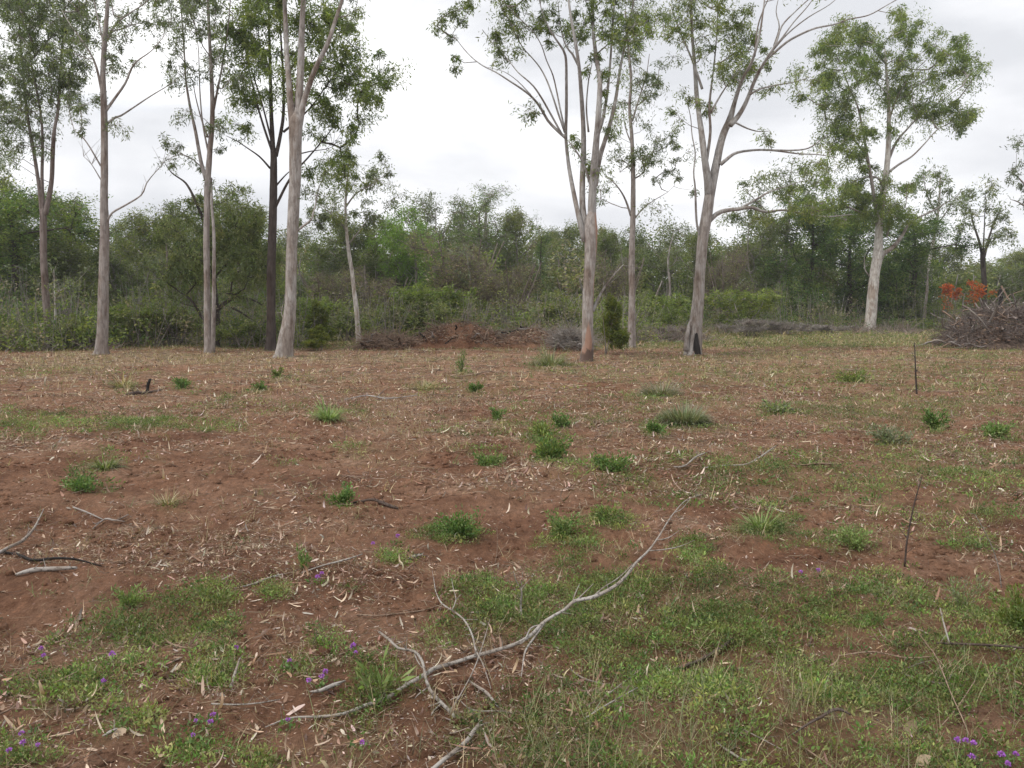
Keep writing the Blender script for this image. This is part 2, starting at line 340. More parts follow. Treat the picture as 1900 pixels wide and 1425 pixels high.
def scatter(n, d0, d1, spread=.72, power=1.0):
    """n ground positions between d0 and d1 metres ahead, evenly spread over the area (power 2) or denser near (1)"""
    u = rng.random(n); y = (d0 ** power + u * (d1 ** power - d0 ** power)) ** (1 / power)
    return (rng.random(n) * 2 - 1) * (y * spread + .6), y
def on(x, y, up=0): return np.stack([x, y, gz(x, y) + up], -1)

HERBPAL = [(0.116,0.177,0.046),(0.091,0.152,0.040),(0.146,0.201,0.059),(0.079,0.122,0.040),(0.183,0.201,0.073),(0.207,0.201,0.091),(0.122,0.159,0.061)]
herb = MB()
for n, d0, d1, pw, leaves, size, ht, mul in ((26000, 30, 54, 2, 5, .085, .12, .8), (40000, 2.3, 6.5, 2, 20, .018, .06, 1), (38000, 6.5, 15, 2, 13, .027, .08, 1), (38000, 15, 34, 2, 9, .043, .085, 1)):
    x, y = scatter(n, d0, d1, .66, pw); keep = rng.random(n) < np.maximum(veg(x, y, GREEN), np.clip((y - 28) / 6, 0, .55)) ** 1.3 * mul * (.22 + .78 * np.clip((vnoise(x, y, .28, 47) + .6 * vnoise(x, y, .10, 48) - .52) * 3.0 + .1, 0, 1)); x, y = x[keep], y[keep]; m_ = len(x)
    b = np.repeat(on(x, y), leaves, 0); k = len(b)
    hh = np.repeat(ht * (.35 + .9 * vnoise(x, y, .35, 41)) * rng.uniform(.5, 1.3, m_), leaves)
    lsz = np.repeat(rng.choice([.5, .65, .8, 1.15], m_), leaves)
    off = rng.normal(size=(k, 3)) * np.array([.030, .030, 0]) * (size / .023)
    up_ = rng.random(k) * hh
    dr = np.stack([off[:, 0] * 20 + rng.normal(size=k) * .6, off[:, 1] * 20 + rng.normal(size=k) * .6, .35 + rng.random(k) * .9], -1)
    V, Fq = diamonds(b + off + np.stack([0 * up_, 0 * up_, up_], -1), dr, size * lsz * rng.uniform(.6, 1.5, k), size * .42 * lsz * rng.uniform(.5, 1.3, k), .2)
    tin = np.repeat(pick(HERBPAL + [(.22,.21,.09),(.20,.22,.07)], m_, .24) * np.array([.97, 1.03, .92]) * (.55 + .95 * vnoise(x, y, .6, 44))[:, None], leaves, 0) * rng.uniform(.8, 1.25, (k, 1))
    herb.add(V, Fq, tin)
    if d0 < 6:
        st = np.repeat(on(x, y), 2, 0); q = len(st)
o = herb.build('ground_cover', M_HERB, smooth=False); tag(o, 'low green creeping herbs spreading in patches over the red soil', 'ground cover', kind='stuff')

GRASSPAL = [(0.144,0.180,0.060),(0.204,0.216,0.090),(0.108,0.156,0.048),(0.264,0.240,0.120)]
STRAWPAL = [(.36,.28,.17),(.45,.37,.25),(.27,.19,.11),(.30,.27,.15),(.20,.19,.09)]
gr = MB()
for n, d0, d1, blades, hgt, w in ((9200, 2.3, 6.5, 9, .085, .0022), (12500, 6.5, 15, 8, .10, .0045), (22000, 15, 32, 7, .13, .010), (24000, 31, 54, 5, .17, .018)):
    for lst, pal, dens in ((STRAW, STRAWPAL, .6), (GREEN, GRASSPAL, .22), (GREEN, STRAWPAL, .34)):
        x, y = scatter(n, d0, d1, .66, 2); keep = rng.random(n) < np.maximum(veg(x, y, lst), np.clip((y - 28) / 5, .07, .7)) * dens; x, y = x[keep], y[keep]; m_ = len(x)
        b = np.repeat(on(x, y, -.005), blades, 0); k = len(b); b[:, :2] += rng.normal(size=(k, 2)) * .03
        hh = np.repeat(hgt * rng.uniform(.35, 1.5, m_) ** 1.3, blades) * rng.uniform(.4, 1.3, k)
        az = rng.random(k) * 6.283; lean = rng.uniform(.1, 2.2, k)
        dr = np.stack([np.cos(az) * lean, np.sin(az) * lean, np.ones(k)], -1)
        nm = np.stack([np.cos(az), np.sin(az), -.2 + 0 * az], -1)
        V, Fq = strips(b, dr, nm, hh, w * rng.uniform(.7, 1.5, k), rng.uniform(0, 1.2, k), [1, .9, .6, .12])
        gr.add(V, Fq, np.repeat(np.repeat(pick(pal, m_, .2), blades, 0) * rng.uniform(.75, 1.25, (k, 1)), 3, 0))
# taller grey-green grass along the bottom of the view
x, y = scatter(3600, 2.3, 3.9, .8, 2)
px, py = proj(on(x, y)); q = np.exp(-(((px - 1150) / 330) ** 2 + ((py - 1390) / 90) ** 2)) + .8 * np.exp(-(((px - 1430) / 130) ** 2 + ((py - 1330) / 80) ** 2)) + .35 * (px > 1500)
keep = rng.random(len(x)) < q * .38; x, y = x[keep], y[keep]; k = len(x) * 5; b = np.repeat(on(x, y, -.005), 5, 0); b[:, :2] += rng.normal(size=(k, 2)) * .02
az = rng.random(k) * 6.283; lean = rng.uniform(.05, .6, k)
V, Fq = strips(b, np.stack([np.cos(az) * lean, np.sin(az) * lean, np.ones(k)], -1), np.stack([np.cos(az), np.sin(az), 0 * az - .2], -1), rng.uniform(.06, .24, k), rng.uniform(.0015, .003, k), rng.uniform(0, .8, k), [1, .9, .6, .12])
gr.add(V, Fq, np.repeat(pick([(.16,.18,.09),(.22,.23,.13),(.38,.33,.21),(.30,.24,.15),(.18,.21,.10)], k, .2), 3, 0))
o = gr.build('grass', M_HERB, smooth=False); tag(o, 'thin green and straw coloured grass growing among the litter', 'grass', kind='stuff')

LITPAL = [(0.403,0.280,0.196),(0.493,0.381,0.291),(0.314,0.190,0.129),(0.582,0.482,0.392),(0.246,0.146,0.101),(0.347,0.246,0.185),(0.179,0.106,0.078),(0.269,0.179,0.123),(0.146,0.090,0.067),(0.336,0.280,0.235)]
def litmask(x, y):
    px, py = proj(np.stack([x, y, 0 * x], -1))
    s = .07 + 1.0 * np.clip((.55 * vnoise(x, y, 1.6, 51) + .45 * vnoise(x, y, .45, 52) - .47) * 5, 0, 1) + .35 * np.clip((900 - py) / 150, 0, 1)
    for cx, cy, rx, ry, a in ((530,664,50,8,1.2),(1088,672,45,8,1.2),(1290,648,60,8,1.2),(190,660,40,7,1),(388,658,40,7,1),(1172,650,36,6,1),(503,657,30,6,1),(825,1230,50,22,1.2),(1370,1095,70,25,.6),(1690,1180,60,30,.6),(1150,1290,90,40,.5),(1000,1350,80,50,.5),(150,1000,220,60,.35),(380,1050,120,50,.55),(640,1070,110,40,.5),(800,760,220,60,.3),(1300,810,180,30,.5),(650,700,200,30,.4),(860,1250,110,50,.5),(1400,1090,80,30,.5),(1560,1000,110,40,.4)):
        s = s + a * np.exp(-(((px - cx) / rx) ** 2 + ((py - cy) / ry) ** 2))
    return s * (1 - .15 * veg(x, y, GREEN))
lit = MB()
for n, d0, d1, ln, wd in ((10500, 2.3, 6.5, .055, .012), (22000, 6.5, 15, .070, .017), (15000, 15, 31, .085, .028), (5000, 31, 52, .12, .045)):
    x, y = scatter(n, d0, d1, .68, 2); keep = rng.random(n) < litmask(x, y); x, y = x[keep], y[keep]; k = len(x)
    az = rng.random(k) * 6.283; b = on(x, y, rng.uniform(.002, .018, k))
    V, Fq = strips(b, np.stack([np.cos(az), np.sin(az), rng.normal(size=k) * .10], -1), np.stack([rng.normal(size=k) * .35, rng.normal(size=k) * .35, np.ones(k)], -1),
                   ln * np.clip(rng.lognormal(-.15, .45, k), .3, 2.4), wd * rng.uniform(.5, 1.35, k), rng.normal(size=k) * 1.4, [.35, .95, .8, .7, .15])
    lit.add(V, Fq, np.repeat(pick(LITPAL, k, .2), 4, 0))
# crumbs of bark and leaf
for n, d0, d1, s in ((52000, 2.3, 7, .013), (80000, 7, 16, .022), (42000, 16, 34, .045)):
    x, y = scatter(n, d0, d1, .68, 2); keep = rng.random(n) < litmask(x, y) * .9 + .12; x, y = x[keep], y[keep]; k = len(x)
    az = rng.random(k) * 6.283
    V, Fq = diamonds(on(x, y, .004), np.stack([np.cos(az), np.sin(az), rng.normal(size=k) * .3], -1), s * rng.uniform(.6, 2.2, k), s * .35 * rng.uniform(.6, 1.6, k), .1, side=np.stack([rng.normal(size=k) * .4, rng.normal(size=k) * .4, np.ones(k)], -1))
    lit.add(V, Fq, pick(LITPAL, k, .25))
o = lit.build('leaf_litter', M_DRY, smooth=False); tag(o, 'pale curled gum leaves and bark crumbs strewn over the soil', 'leaf litter', kind='stuff')
# small clods of soil
cl = MB(); ico = np.array([(0,0,1),(.9,0,.45),(.28,.85,.45),(-.72,.52,.45),(-.72,-.52,.45),(.28,-.85,.45),(.72,.52,-.45),(-.28,.85,-.45),(-.9,0,-.45),(-.28,-.85,-.45),(.72,-.52,-.45),(0,0,-1)])
icf = np.array([(0,1,2,2),(0,2,3,3),(0,3,4,4),(0,4,5,5),(0,5,1,1),(1,6,2,2),(2,7,3,3),(3,8,4,4),(4,9,5,5),(5,10,1,1),(6,7,2,2),(7,8,3,3),(8,9,4,4),(9,10,5,5),(10,6,1,1)])
x, y = scatter(42000, 2.3, 18, .68, 1.4); keep = rng.random(len(x)) < (1 - veg(x, y, GREEN)) * (.15 + .85 * (vnoise(x, y, .7, 61) > .55)); x, y = x[keep], y[keep]; k = len(x)
sz = np.clip(rng.lognormal(-4.75, .6, k), .003, .035)
V = (ico[None] * sz[:, None, None] * rng.uniform(.6, 1.3, (k, 12, 3)) * np.array([1.2, 1, .7]) + on(x, y, sz * .2)[:, None]).reshape(-1, 3)
tri = icf[:, :3]; Fc = (np.arange(k)[:, None, None] * 12 + tri[None]).reshape(-1, 3)
o = mesh_np('soil_clods', V, Fc, gm, None, None, True)
tag(o, 'crumbly clods of red soil lying on the bare earth', 'soil clods', kind='stuff')
# fine twigs
tw = MB()
for n, d0, d1, ln, r in ((11000, 2.3, 6.5, .085, .0012), (15000, 6.5, 15, .14, .0024), (7000, 15, 31, .32, .006)):
    x, y = scatter(n, d0, d1, .68, 2); keep = rng.random(n) < litmask(x, y); x, y = x[keep], y[keep]; k = len(x)
    az = rng.random(k) * 6.283; l_ = ln * rng.uniform(.3, 1.6, k); A = on(x, y, r * 2 + .008); b2 = rng.normal(size=k) * .5
    Bx = x + np.cos(az) * l_; By = y + np.sin(az) * l_; Mx = x + np.cos(az + b2) * l_ * .5; My = y + np.sin(az + b2) * l_ * .5
    Mm = on(Mx, My, .012 + rng.random(k) * .02); Bm = on(Bx, By, .006 + rng.random(k) * .03)
    tw.prisms(A, Mm, r, r * .9); tw.prisms(Mm, Bm, r * .9, r * .4)
    tw.T += [pick([(.30,.21,.14),(.40,.32,.24),(.22,.14,.09),(.14,.10,.08),(.34,.25,.16)], len(f_)//3, .2).repeat(3, 0) for f_ in tw.F[-2:]]
o = tw.build('fallen_twigs', M_DRY, smooth=False); tag(o, 'thin dead twigs scattered all over the clearing', 'twigs', kind='stuff')

# ------------------------------------------------------------------ trees
GUM = [(.115,.150,.055),(.145,.18,.065),(.090,.120,.048),(.175,.205,.075)]
GUMGREEN = [(.15,.20,.05),(.185,.235,.058),(.105,.15,.043),(.225,.26,.07)]
GREYGUM = [(0.144,0.167,0.103),(0.172,0.196,0.127),(0.121,0.140,0.092)]
BRIGHT = [(.19,.29,.06),(.23,.34,.07),(.15,.24,.055)]
OLIVE = [(0.154,0.185,0.068),(0.191,0.216,0.086),(0.123,0.154,0.062),(0.234,0.240,0.105)]
DEEP = [(0.096,0.161,0.052),(0.122,0.199,0.058),(0.077,0.122,0.049)]
YEL = [(.14,.17,.03),(.18,.20,.035),(.11,.15,.03)]
BROWN = [(.24,.20,.15),(.20,.185,.12),(.29,.24,.19),(.16,.165,.09)]
LC = [0]
def leaves_in(cen, rad, n, ll, lw, pal, droop=.6, flat=.8, tip=None):
    """n leaves in each clump: sprays of leaves around a few twig ends"""
    K = len(cen); sub = 7; LC[0] += K * (n // 7) * 7
    sc_ = rng.normal(size=(K, sub, 3)); sc_ = unit(sc_) * rng.uniform(.35, 1.15, (K, sub, 1)) * np.array([1, 1, flat])
    sub_c = cen[:, None] + sc_ * rad[:, None, None]
    per = max(1, n // sub); b = np.repeat(sub_c.reshape(-1, 3), per, 0); N = len(b)
    b = b + rng.normal(size=(N, 3)) * np.repeat(rad, sub * per)[:, None] * .25; b[:, 2] -= np.abs(rng.normal(size=N)) * np.repeat(rad, sub * per) * .3 * min(1, droop)
    dr = rng.normal(size=(N, 3)) * np.array([1, 1, .6]); dr[:, 2] -= droop
    V, Fq = diamonds(b, dr, ll * rng.uniform(.6, 1.35, N), lw * rng.uniform(.7, 1.3, N), .12)
    ct = pick(pal, K * sub, .13); T = np.repeat(ct, per, 0) * rng.uniform(.78, 1.28, (N, 1))
    return V, Fq, T, sub_c

def grow(nodes_p, nodes_r, cen, rad, tipr=.007, up=1.3):
    """join every leaf clump to the limbs with curved branches that thicken with what they carry"""
    cap = len(nodes_p) + len(cen) * 6 + 10; cen = np.asarray(cen)
    NP = np.zeros((cap, 3)); NP[:len(nodes_p)] = nodes_p; par = -np.ones(cap, int); cnt = np.zeros(cap); n = len(nodes_p); base_n = n
    d0 = np.linalg.norm(cen[:, None] - np.asarray(nodes_p)[None], axis=-1).min(1); order = np.argsort(d0); paths = []
    for ci in order:
        c = cen[ci]; dv = c - NP[:n]; dd = np.linalg.norm(dv, axis=1)
        s = dd + up * np.clip(.35 * dd - dv[:, 2], 0, None) + (np.arange(n) < base_n) * .0
        s[dd < .15] += 1; j = int(np.argmin(s)); a = NP[j]; dist = dd[j]
        k = 3 if dist < 1.0 else (4 if dist < 2.2 else 6)
        tt = np.linspace(0, 1, k)[:, None]; ctrl = (a + c) / 2 + rng.normal(size=3) * dist * .09 + np.array([0, 0, -.10 * dist])
        if par[j] >= 0: ctrl = ctrl * .75 + (a + unit(a - NP[par[j]]) * dist * .5) * .25
        pts = (1 - tt) ** 2 * a + 2 * tt * (1 - tt) * ctrl + tt ** 2 * c
        pts[1:-1] += rng.normal(size=(k - 2, 3)) * .035 * dist
        idx = [j]
        for q in pts[1:]:
            NP[n] = q; par[n] = idx[-1]; idx.append(n); n += 1
        paths.append(idx)
    for idx in paths:
        i = idx[-1]
        while i >= 0: cnt[i] += 1; i = par[i]
    mb = MB()
    for idx in paths:
        r = tipr * np.maximum(cnt[idx], 1) ** .52; r[0] = min(r[0], r[1] * 1.15); r[-1] *= .6
        if idx[0] < base_n: r[0] = min(r[1] * 1.25, max(nodes_r[idx[0]] * .8, tipr))
        mb.tube(NP[idx], r, 6 if r.max() > .025 else 4)
    return mb

def clumps_px(puffs, D, dens, rad_m, depth=1.0):
    cs, rs, tags = [], [], []
    for pf in puffs:
        cx, cy, rx, ry = pf[:4]; s = pf[4] if len(pf) > 4 else 1.0
        rm = (rx + ry) / 2 * D / F; dd = rng.normal() * .5 * depth
        n = max(2, int(dens * s * rx * ry * (D / F) ** 2 * 3.14))
        q = unit(rng.normal(size=(n, 3))) * np.clip(rng.random((n, 1)) ** (1 / 2.2) * (1 + .28 * np.abs(rng.normal(size=(n, 1)))), 0, 1.7)
        p = P(cx + q[:, 0] * rx, cy - q[:, 1] * ry, D + dd + q[:, 2] * rm * 1.1 * depth)
        cs.append(p); rs.append(rad_m * rng.choice([.45, .6, .8, 1.0, 1.25], n))
    return np.vstack(cs), np.concatenate(rs)

def hero(name, label, D, trunk, limbs, puffs, bark_m, limb_m=None, pal=GUM, dens=3.0, rad=.38, nleaf=60, ll=.12, lw=.036, flare=1.35, cat='tree', start=.35, depth=1.0, leaf_m=None, tipr=.007, twig_m=None, extra_twigs=0, droop=.7):
    bx, by = trunk[0][0], trunk[0][1]
    b = P(bx, by, D); b[2] = gz(b[0], b[1]); root = empty(name, b, label, cat)
    s = D / F
    def line(pts, j=0.0, ph=0.0):
        out = []; r = []; off = 0
        for i, p_ in enumerate(pts):
            w = p_[2] if len(p_) > 2 else None
            off = math.sin(i * .55 + ph) * j * min(i, 5) * .35
            out.append(P(p_[0], p_[1], D + off)); r.append(w)
        k = len(pts); r0 = r[0] or 4; r1 = r[-1] or 1.4
        known = [(i, v) for i, v in enumerate(r) if v is not None]
        if known[0][0] != 0: known = [(0, r0)] + known
        if known[-1][0] != k - 1: known += [(k - 1, r1)]
        r = np.interp(np.arange(k), [q[0] for q in known], [q[1] for q in known])
        return np.array(out), r * s / 2
    tp, tr = line(trunk)
    tp[0, 2] = b[2] - .06; first = tp[0]; second = tp[1]
    mid = first * .8 + second * .2; tp = np.vstack([tp[:1], mid[None], tp[1:]]); tr = np.r_[tr[0] * flare, tr[0], tr[1:]]
    if limbs and tr[-1] > .03:
        dn = unit(tp[-1] - tp[-2]); tp = np.vstack([tp, [tp[-1] + dn * tr[-1] * .9], [tp[-1] + dn * tr[-1] * 2.2]]); tr = np.r_[tr, tr[-1] * .75, tr[-1] * .2]
    mb = MB(); mb.tube(tp, tr, 22, .16, .10, seed=bx, lobes=.22); mb.build('trunk', bark_m, root, b)
    rp, rr = resample(tp, tr, .45); k0 = int(len(rp) * start); NPs, NRs = [rp[k0:]], [rr[k0:]]
    for li, l in enumerate(limbs):
        bare = l[0] == 'bare'; pts = l[1:] if bare else l
        lp, lr = line(pts, .35 if D < 40 else .6, li * 1.7 + bx); lr = lr * np.linspace(1, .72, len(lr))
        mb = MB(); mb.tube(lp, lr, 10, .2, .08, seed=li + bx); 
        if bare:                            # a few side twigs
            m_ = 7; i0 = rng.integers(len(lp) // 2, len(lp), m_); A = lp[i0]; Bv = A + unit(np.array([.5, 0, 1.2]) + rng.normal(size=(m_, 3)) * .7) * rng.uniform(.3, .9, (m_, 1))
            mb.prisms(A, Bv, .009, .003)
        else:
            q, w = resample(lp, lr, .4); NPs.append(q[1:]); NRs.append(w[1:])
        mb.build('limb', limb_m or bark_m, root, b)
    cen, cr_ = clumps_px(puffs, D, dens * 1.75, rad, depth)
    NPs, NRs = np.vstack(NPs), np.concatenate(NRs)
    mb = grow(NPs, NRs, cen, cr_, tipr)
    V, Fq, T, sub_c = leaves_in(cen, cr_, int(.92 * nleaf * (2.5 if D < 40 else 2.0)), ll * 1.1, lw * .78, pal, droop * 1.3)
    m_ = sub_c.shape[1]; mb.prisms(np.repeat(cen, m_, 0), sub_c.reshape(-1, 3), .006, .003)
    mb.build('branchwork', twig_m or limb_m or bark_m, root, b)
    mesh_np('crown', V, Fq, leaf_m or M_LEAF, T, root, False, b)
    return root

# ---- the gums standing along the edge of the clearing
hero('gum_tree', 'slender gum at the far left edge splitting into three brown stems', 30,
 [(88,655,15),(88,600,13),(84,540,12),(81,480,12),(80,420,12),(80,395,11)],
 [[(78,400,8),(73,350),(64,290),(52,220),(44,150),(38,80),(34,0),(30,-70,3)],[(80,395,7),(78,330),(79,260),(74,200),(62,140),(55,90),(60,30,2)],
  [(84,398,9),(95,340),(98,280),(101,240),(108,200),(112,130),(117,60),(120,-20),(122,-70,3)]],
 [(55,60,60,60),(20,120,50,60),(105,60,50,60),(70,170,55,55),(20,210,40,45),(115,150,40,50),(60,250,50,30,.8),(130,20,50,40),(30,10,60,40),(15,280,30,35,.8),(150,110,35,50,.6),(130,-30,70,40),(40,-40,60,40)],
 M_BROWN, M_BROWN, GREYGUM + GUM, dens=5.4, rad=.36, nleaf=55)
hero('gum_tree', 'tall straight gum with pinkish smooth trunk and bare side branch, second from the left', 27,
 [(187,656,24),(190,610,20),(192,520,17.5),(194,440,16),(193,380,14),(194,320,13),(194,260,12),(193,200,11),(191,140,9.5),(194,80,8.5),(199,20,7),(203,-60,5)],
 [['bare',(199,411,4.5),(208,395),(232,381),(262,362),(272,340),(286,322),(301,306,1.6)],
  [(197,231,5),(212,219),(224,215),(250,198),(280,178),(310,160),(330,147,1.5)],[(196,206,6),(211,185),(232,155),(244,127),(256,112),(280,95),(302,70,1.5)],
  [(190,175,5),(179,125),(166,96),(150,72),(130,45),(115,20,1.5)],[(187,308,3.2),(166,272),(151,252),(138,241),(128,205,1.5)],
  [(196,78,5),(215,45),(240,25),(270,5),(292,-20,1.6)],[(192,80,4),(183,40),(174,0),(168,-40,1.5)],['bare',(188,335,2.2),(170,305),(155,290,1)]],
 [(170,40,55,50,.8),(235,95,32,28),(150,120,35,32,.8),(150,185,28,40,.9),(210,120,25,30,.8),(255,20,45,32,.8),(292,45,32,30,.8),(120,70,30,35,.8),(215,50,30,40,.6),(160,235,16,18,.8),(215,238,9,9),(300,15,40,30,.7),(175,175,20,30,.8),(200,-30,90,40),(320,150,14,8,.7)],
 M_PINK, M_PALE, GREYGUM + GUM, dens=3.4, rad=.30, nleaf=42)
hero('gum_tree', 'slim grey gum with a split double trunk beside the dark spreading tree', 28,
 [(387,655,15),(385,600,12),(384,520,11.5),(383,440,11),(384,385,11),(385,335,11),(389,285,9.5),(394,225,9),(393,155,7.5),(389,80,6),(386,0,5),(385,-60,4)],
 [[(395,655,9),(396,600,8),(397,520,8),(397,440,7),(393,380,6),(392,330,5)],
  [(383,335,8),(373,300),(363,245),(353,200),(345,150),(342,100),(338,40),(331,-30,2.5)],[(394,215,5),(404,165),(411,130),(419,80),(425,30),(430,-30,2)],
  [(386,255,4),(374,222),(363,180),(358,150,1.5)],[(388,290,4),(378,240),(373,200),(370,150),(368,90),(360,30,1.5)]],
 [(335,60,40,50,.9),(385,30,40,50,.8),(330,120,22,32),(350,20,50,40,.8),(422,140,30,32,.8),(398,120,22,40,.8),(370,130,20,36,.7),(335,290,32,38,.8),(400,300,25,35,.6),(350,-30,80,40),(345,215,12,16,.7),(410,240,22,28,.8)],
 M_MIDGREY, M_GREY, GREYGUM + GUM, dens=4.6, rad=.28, nleaf=42)
hero('dark_tree', 'dark spreading tree with an arching black limb behind the double trunk gum', 31,
 [(402,640,11),(403,600,10),(401,570,10),(397,520,9),(392,470,8),(387,420,7)],
 [[(402,576,8),(425,557,7),(446,553),(468,556),(486,566,3)],[(428,570,4.5),(448,580),(470,594),(498,600,2)],[(398,590,6),(378,592,6),(364,570),(350,552),(338,545,3)],
  [(389,440,7),(368,385,6),(357,360),(345,340),(332,330),(318,320),(306,303,2)],[(396,520,5),(420,490),(450,470,2)]],
 [(440,400,42,50),(425,455,55,42),(350,470,55,45),(335,415,50,35),(470,480,45,45),(330,520,40,40,.8),(440,520,40,30,.7),(390,380,40,40,.6),(465,420,28,40),(470,540,30,20,.4)],
 M_DARK, M_DARK, OLIVE + GUM, dens=5, rad=.42, nleaf=60, ll=.13, lw=.045)
hero('ironbark_tree', 'straight black trunked ironbark with dense green crown behind the leaning gum', 29,
 [(503,653,20),(503,610,17),(503,520,16),(505,440,15),(507,370,13.5),(508,310,13),(508,288,12)],
 [[(507,292,10),(505,250),(503,200),(502,150),(500,80),(498,0),(496,-70,4)],[(512,290,8),(520,252),(526,210),(526,150),(523,100),(520,40),(518,-40,3)],
  [(511,384,6),(519,368),(532,342),(548,318),(571,293),(596,264),(615,240),(626,220,2)],[(506,284,5),(491,240),(479,200),(469,160),(460,120),(452,70,2)],
  [(501,312,4),(482,291),(461,276),(440,262),(420,252,1.5)],[(504,262,4),(487,195),(470,140),(455,90),(440,40,1.5)],[(526,245,4.5),(550,225),(580,195),(605,160),(635,125),(670,110,1.5)],
  [(524,160,4),(545,120),(575,80),(600,50),(620,10,1.5)],[(512,345,3.5),(525,330),(535,320),(548,310,1.5)],['bare',(558,285,2.5),(580,280),(604,277),(618,272,1.2)]],
 [(448,55,40,50,1.3),(468,115,42,50,1.5),(500,40,40,55,1.3),(580,90,50,55,1.1),(545,150,40,50,.8),(640,110,42,35,1.2),(690,125,30,30,1.2),(712,140,14,25),(650,150,45,30,1.3),(615,190,40,26,1.2),(672,185,24,30,1.2),(640,222,48,22),
  (615,215,24,16,1.3),(660,250,20,20),(628,290,38,22,1.1),(655,305,22,18),(460,180,30,30,1.3),(610,60,45,40),(430,210,28,30,.8),(560,20,60,40),(470,235,22,25,.6),(450,-20,60,40),(520,-40,90,40),(640,20,28,35,.8),(590,245,24,18,.6),(575,320,20,18,.6),(630,340,25,15,.5)],
 M_DARK, M_DARK, GUMGREEN, dens=4.2, rad=.40, nleaf=66, ll=.13, lw=.042, start=.75)
hero('gum_tree', 'big leaning gum with peeling pink bark forking high into three trunks', 26,
 [(527,660,31),(531,632,29),(536,600,25),(539,560,22.5),(540,500,20.5),(541,455,20),(545,385,20.5),(547,325,21.5),(548,262,23),(549,226,23.5)],
 [[(544,236,15),(539,190,13),(536,150),(532,100),(530,50),(528,0),(525,-90,9)],[(550,236,17),(555,175,15),(558,120),(560,60),(563,0),(567,-90,11)],
  [(554,236,14),(562,196,12),(573,160),(585,128),(599,100),(612,70),(624,32),(637,-8),(648,-70,7)],
  [(552,428,4.5),(566,417),(578,407),(581,395),(586,378),(591,350),(602,328),(610,310,1.5)],['bare',(535,610,3),(522,580),(527,560,1)]],
 [(655,20,16,26,.9),(590,350,26,28,.5),(610,330,20,20,.5),(640,-50,70,40),(560,-80,90,40),(500,-80,70,40)],
 M_PALE, M_PALE, GUM, dens=3.6, rad=.36, nleaf=50, start=.9, flare=1.25)
hero('crooked_gum', 'thin crooked white trunked gum with sparse grey crown left of the debris mound', 34,
 [(666,645,9),(664,610,9),(661,570,9),(657,540,7.5),(653,505,7),(648,475,7),(645,450,6),(642,415,5),(641,380,4.5),(643,350,4),(646,320,3)],
 [[(643,430,3.5),(630,410),(612,395),(595,380,1.2)],[(641,385,3.5),(660,360),(685,345),(705,335,1.2)],[(645,455,3),(665,430),(680,410,1.2)]],
 [(600,375,34,24,.9),(640,335,42,30,.8),(700,350,28,32),(690,312,32,20,.8),(640,400,55,20),(722,375,18,18,.9),(585,410,30,18),(690,415,40,18,.8),(620,300,40,12,.7)],
 M_WHITE, M_GREY, GREYGUM + OLIVE, dens=4.0, rad=.36, nleaf=50, ll=.14, lw=.045, depth=.8)
hero('gum_tree', 'centre gum with orange flaking bark and a wide fan of branches to the left', 24.3,
 [(1086,668,24),(1090,640,21),(1090,600,20),(1091,560,20),(1093,510,20.5),(1096,460,23),(1096,425,25),(1098,400,17)],
 [[(1085,448,11),(1077,415,10),(1069,380,8.5),(1060,335,8),(1054,298),(1050,255,7),(1051,200),(1051,150),(1049,103,5.5),(1035,78),(1022,58),(1008,28),(998,-10,2)],
  [(1089,440,14),(1081,385,12),(1081,330,11),(1083,280),(1082,225),(1078,165),(1074,120),(1067,75),(1060,35),(1054,-10),(1050,-70,4)],
  [(1098,425,17),(1099,370,15.5),(1101,330,14),(1104,290),(1108,240),(1111,200),(1113,150),(1107,110),(1101,60),(1099,0),(1098,-70,6)],
  [(1104,345,10),(1112,295),(1122,262),(1134,222),(1143,180),(1149,140),(1156,100),(1166,50),(1176,0),(1186,-60,3)],
  [(1109,250,7),(1119,218),(1127,170),(1132,120),(1136,60),(1140,0),(1143,-50,3)],
  [(1050,256,6),(1032,240),(1016,223),(1003,200),(988,181),(968,165),(945,150),(920,134),(896,122),(875,106),(856,85),(840,62,1.5)],
  [(1042,248,4),(1022,212),(1005,182),(990,160),(975,146),(961,134),(945,114),(930,96),(914,80),(895,55,1.5)],
  [(1048,246,4),(1037,214),(1026,180),(1015,150),(1003,127),(988,108),(970,88),(955,60),(940,30),(925,5,1.5)],
  [(1048,240,3.5),(1040,205),(1034,175),(1026,140),(1014,112),(1005,85),(990,60),(960,30),(920,-10,1.5)],[(985,176,2.2),(960,150),(935,133),(905,125,1)],
  [(1096,345,5),(1085,310),(1072,285),(1055,262,3)],[(1075,125,5),(1062,100),(1050,85),(1040,50),(1035,0,2)],
  ['bare',(1100,578,7),(1107,560,6),(1119,537),(1136,514),(1156,492,2.5)],[(1092,245,4),(1088,200),(1092,150),(1098,120,2)]],
 [(828,45,24,38,.9),(848,112,18,14,.8),(875,15,42,25,.9),(932,50,36,30,1.2),(925,85,28,22,1.2),(955,90,22,22),(985,212,13,13,.9),(1010,30,32,38,1.1),(1055,50,38,42,1.1),(1120,40,48,45,1.2),(1165,50,32,45,1.2),(1100,120,30,30,.8),
  (1140,140,26,30,.8),(1065,265,8,8),(1200,30,40,32),(940,5,45,26,.9),(1120,200,18,30,.6),(1000,-40,90,40),(1130,-40,90,40),(900,-40,70,35),(1085,310,14,16,.5),(1110,300,14,18,.6),(1135,240,14,24,.6)],
 M_ORANGE, M_PALELIMB, GUMGREEN + GUM, dens=4.6, rad=.30, nleaf=52, ll=.115, lw=.034, start=.95)
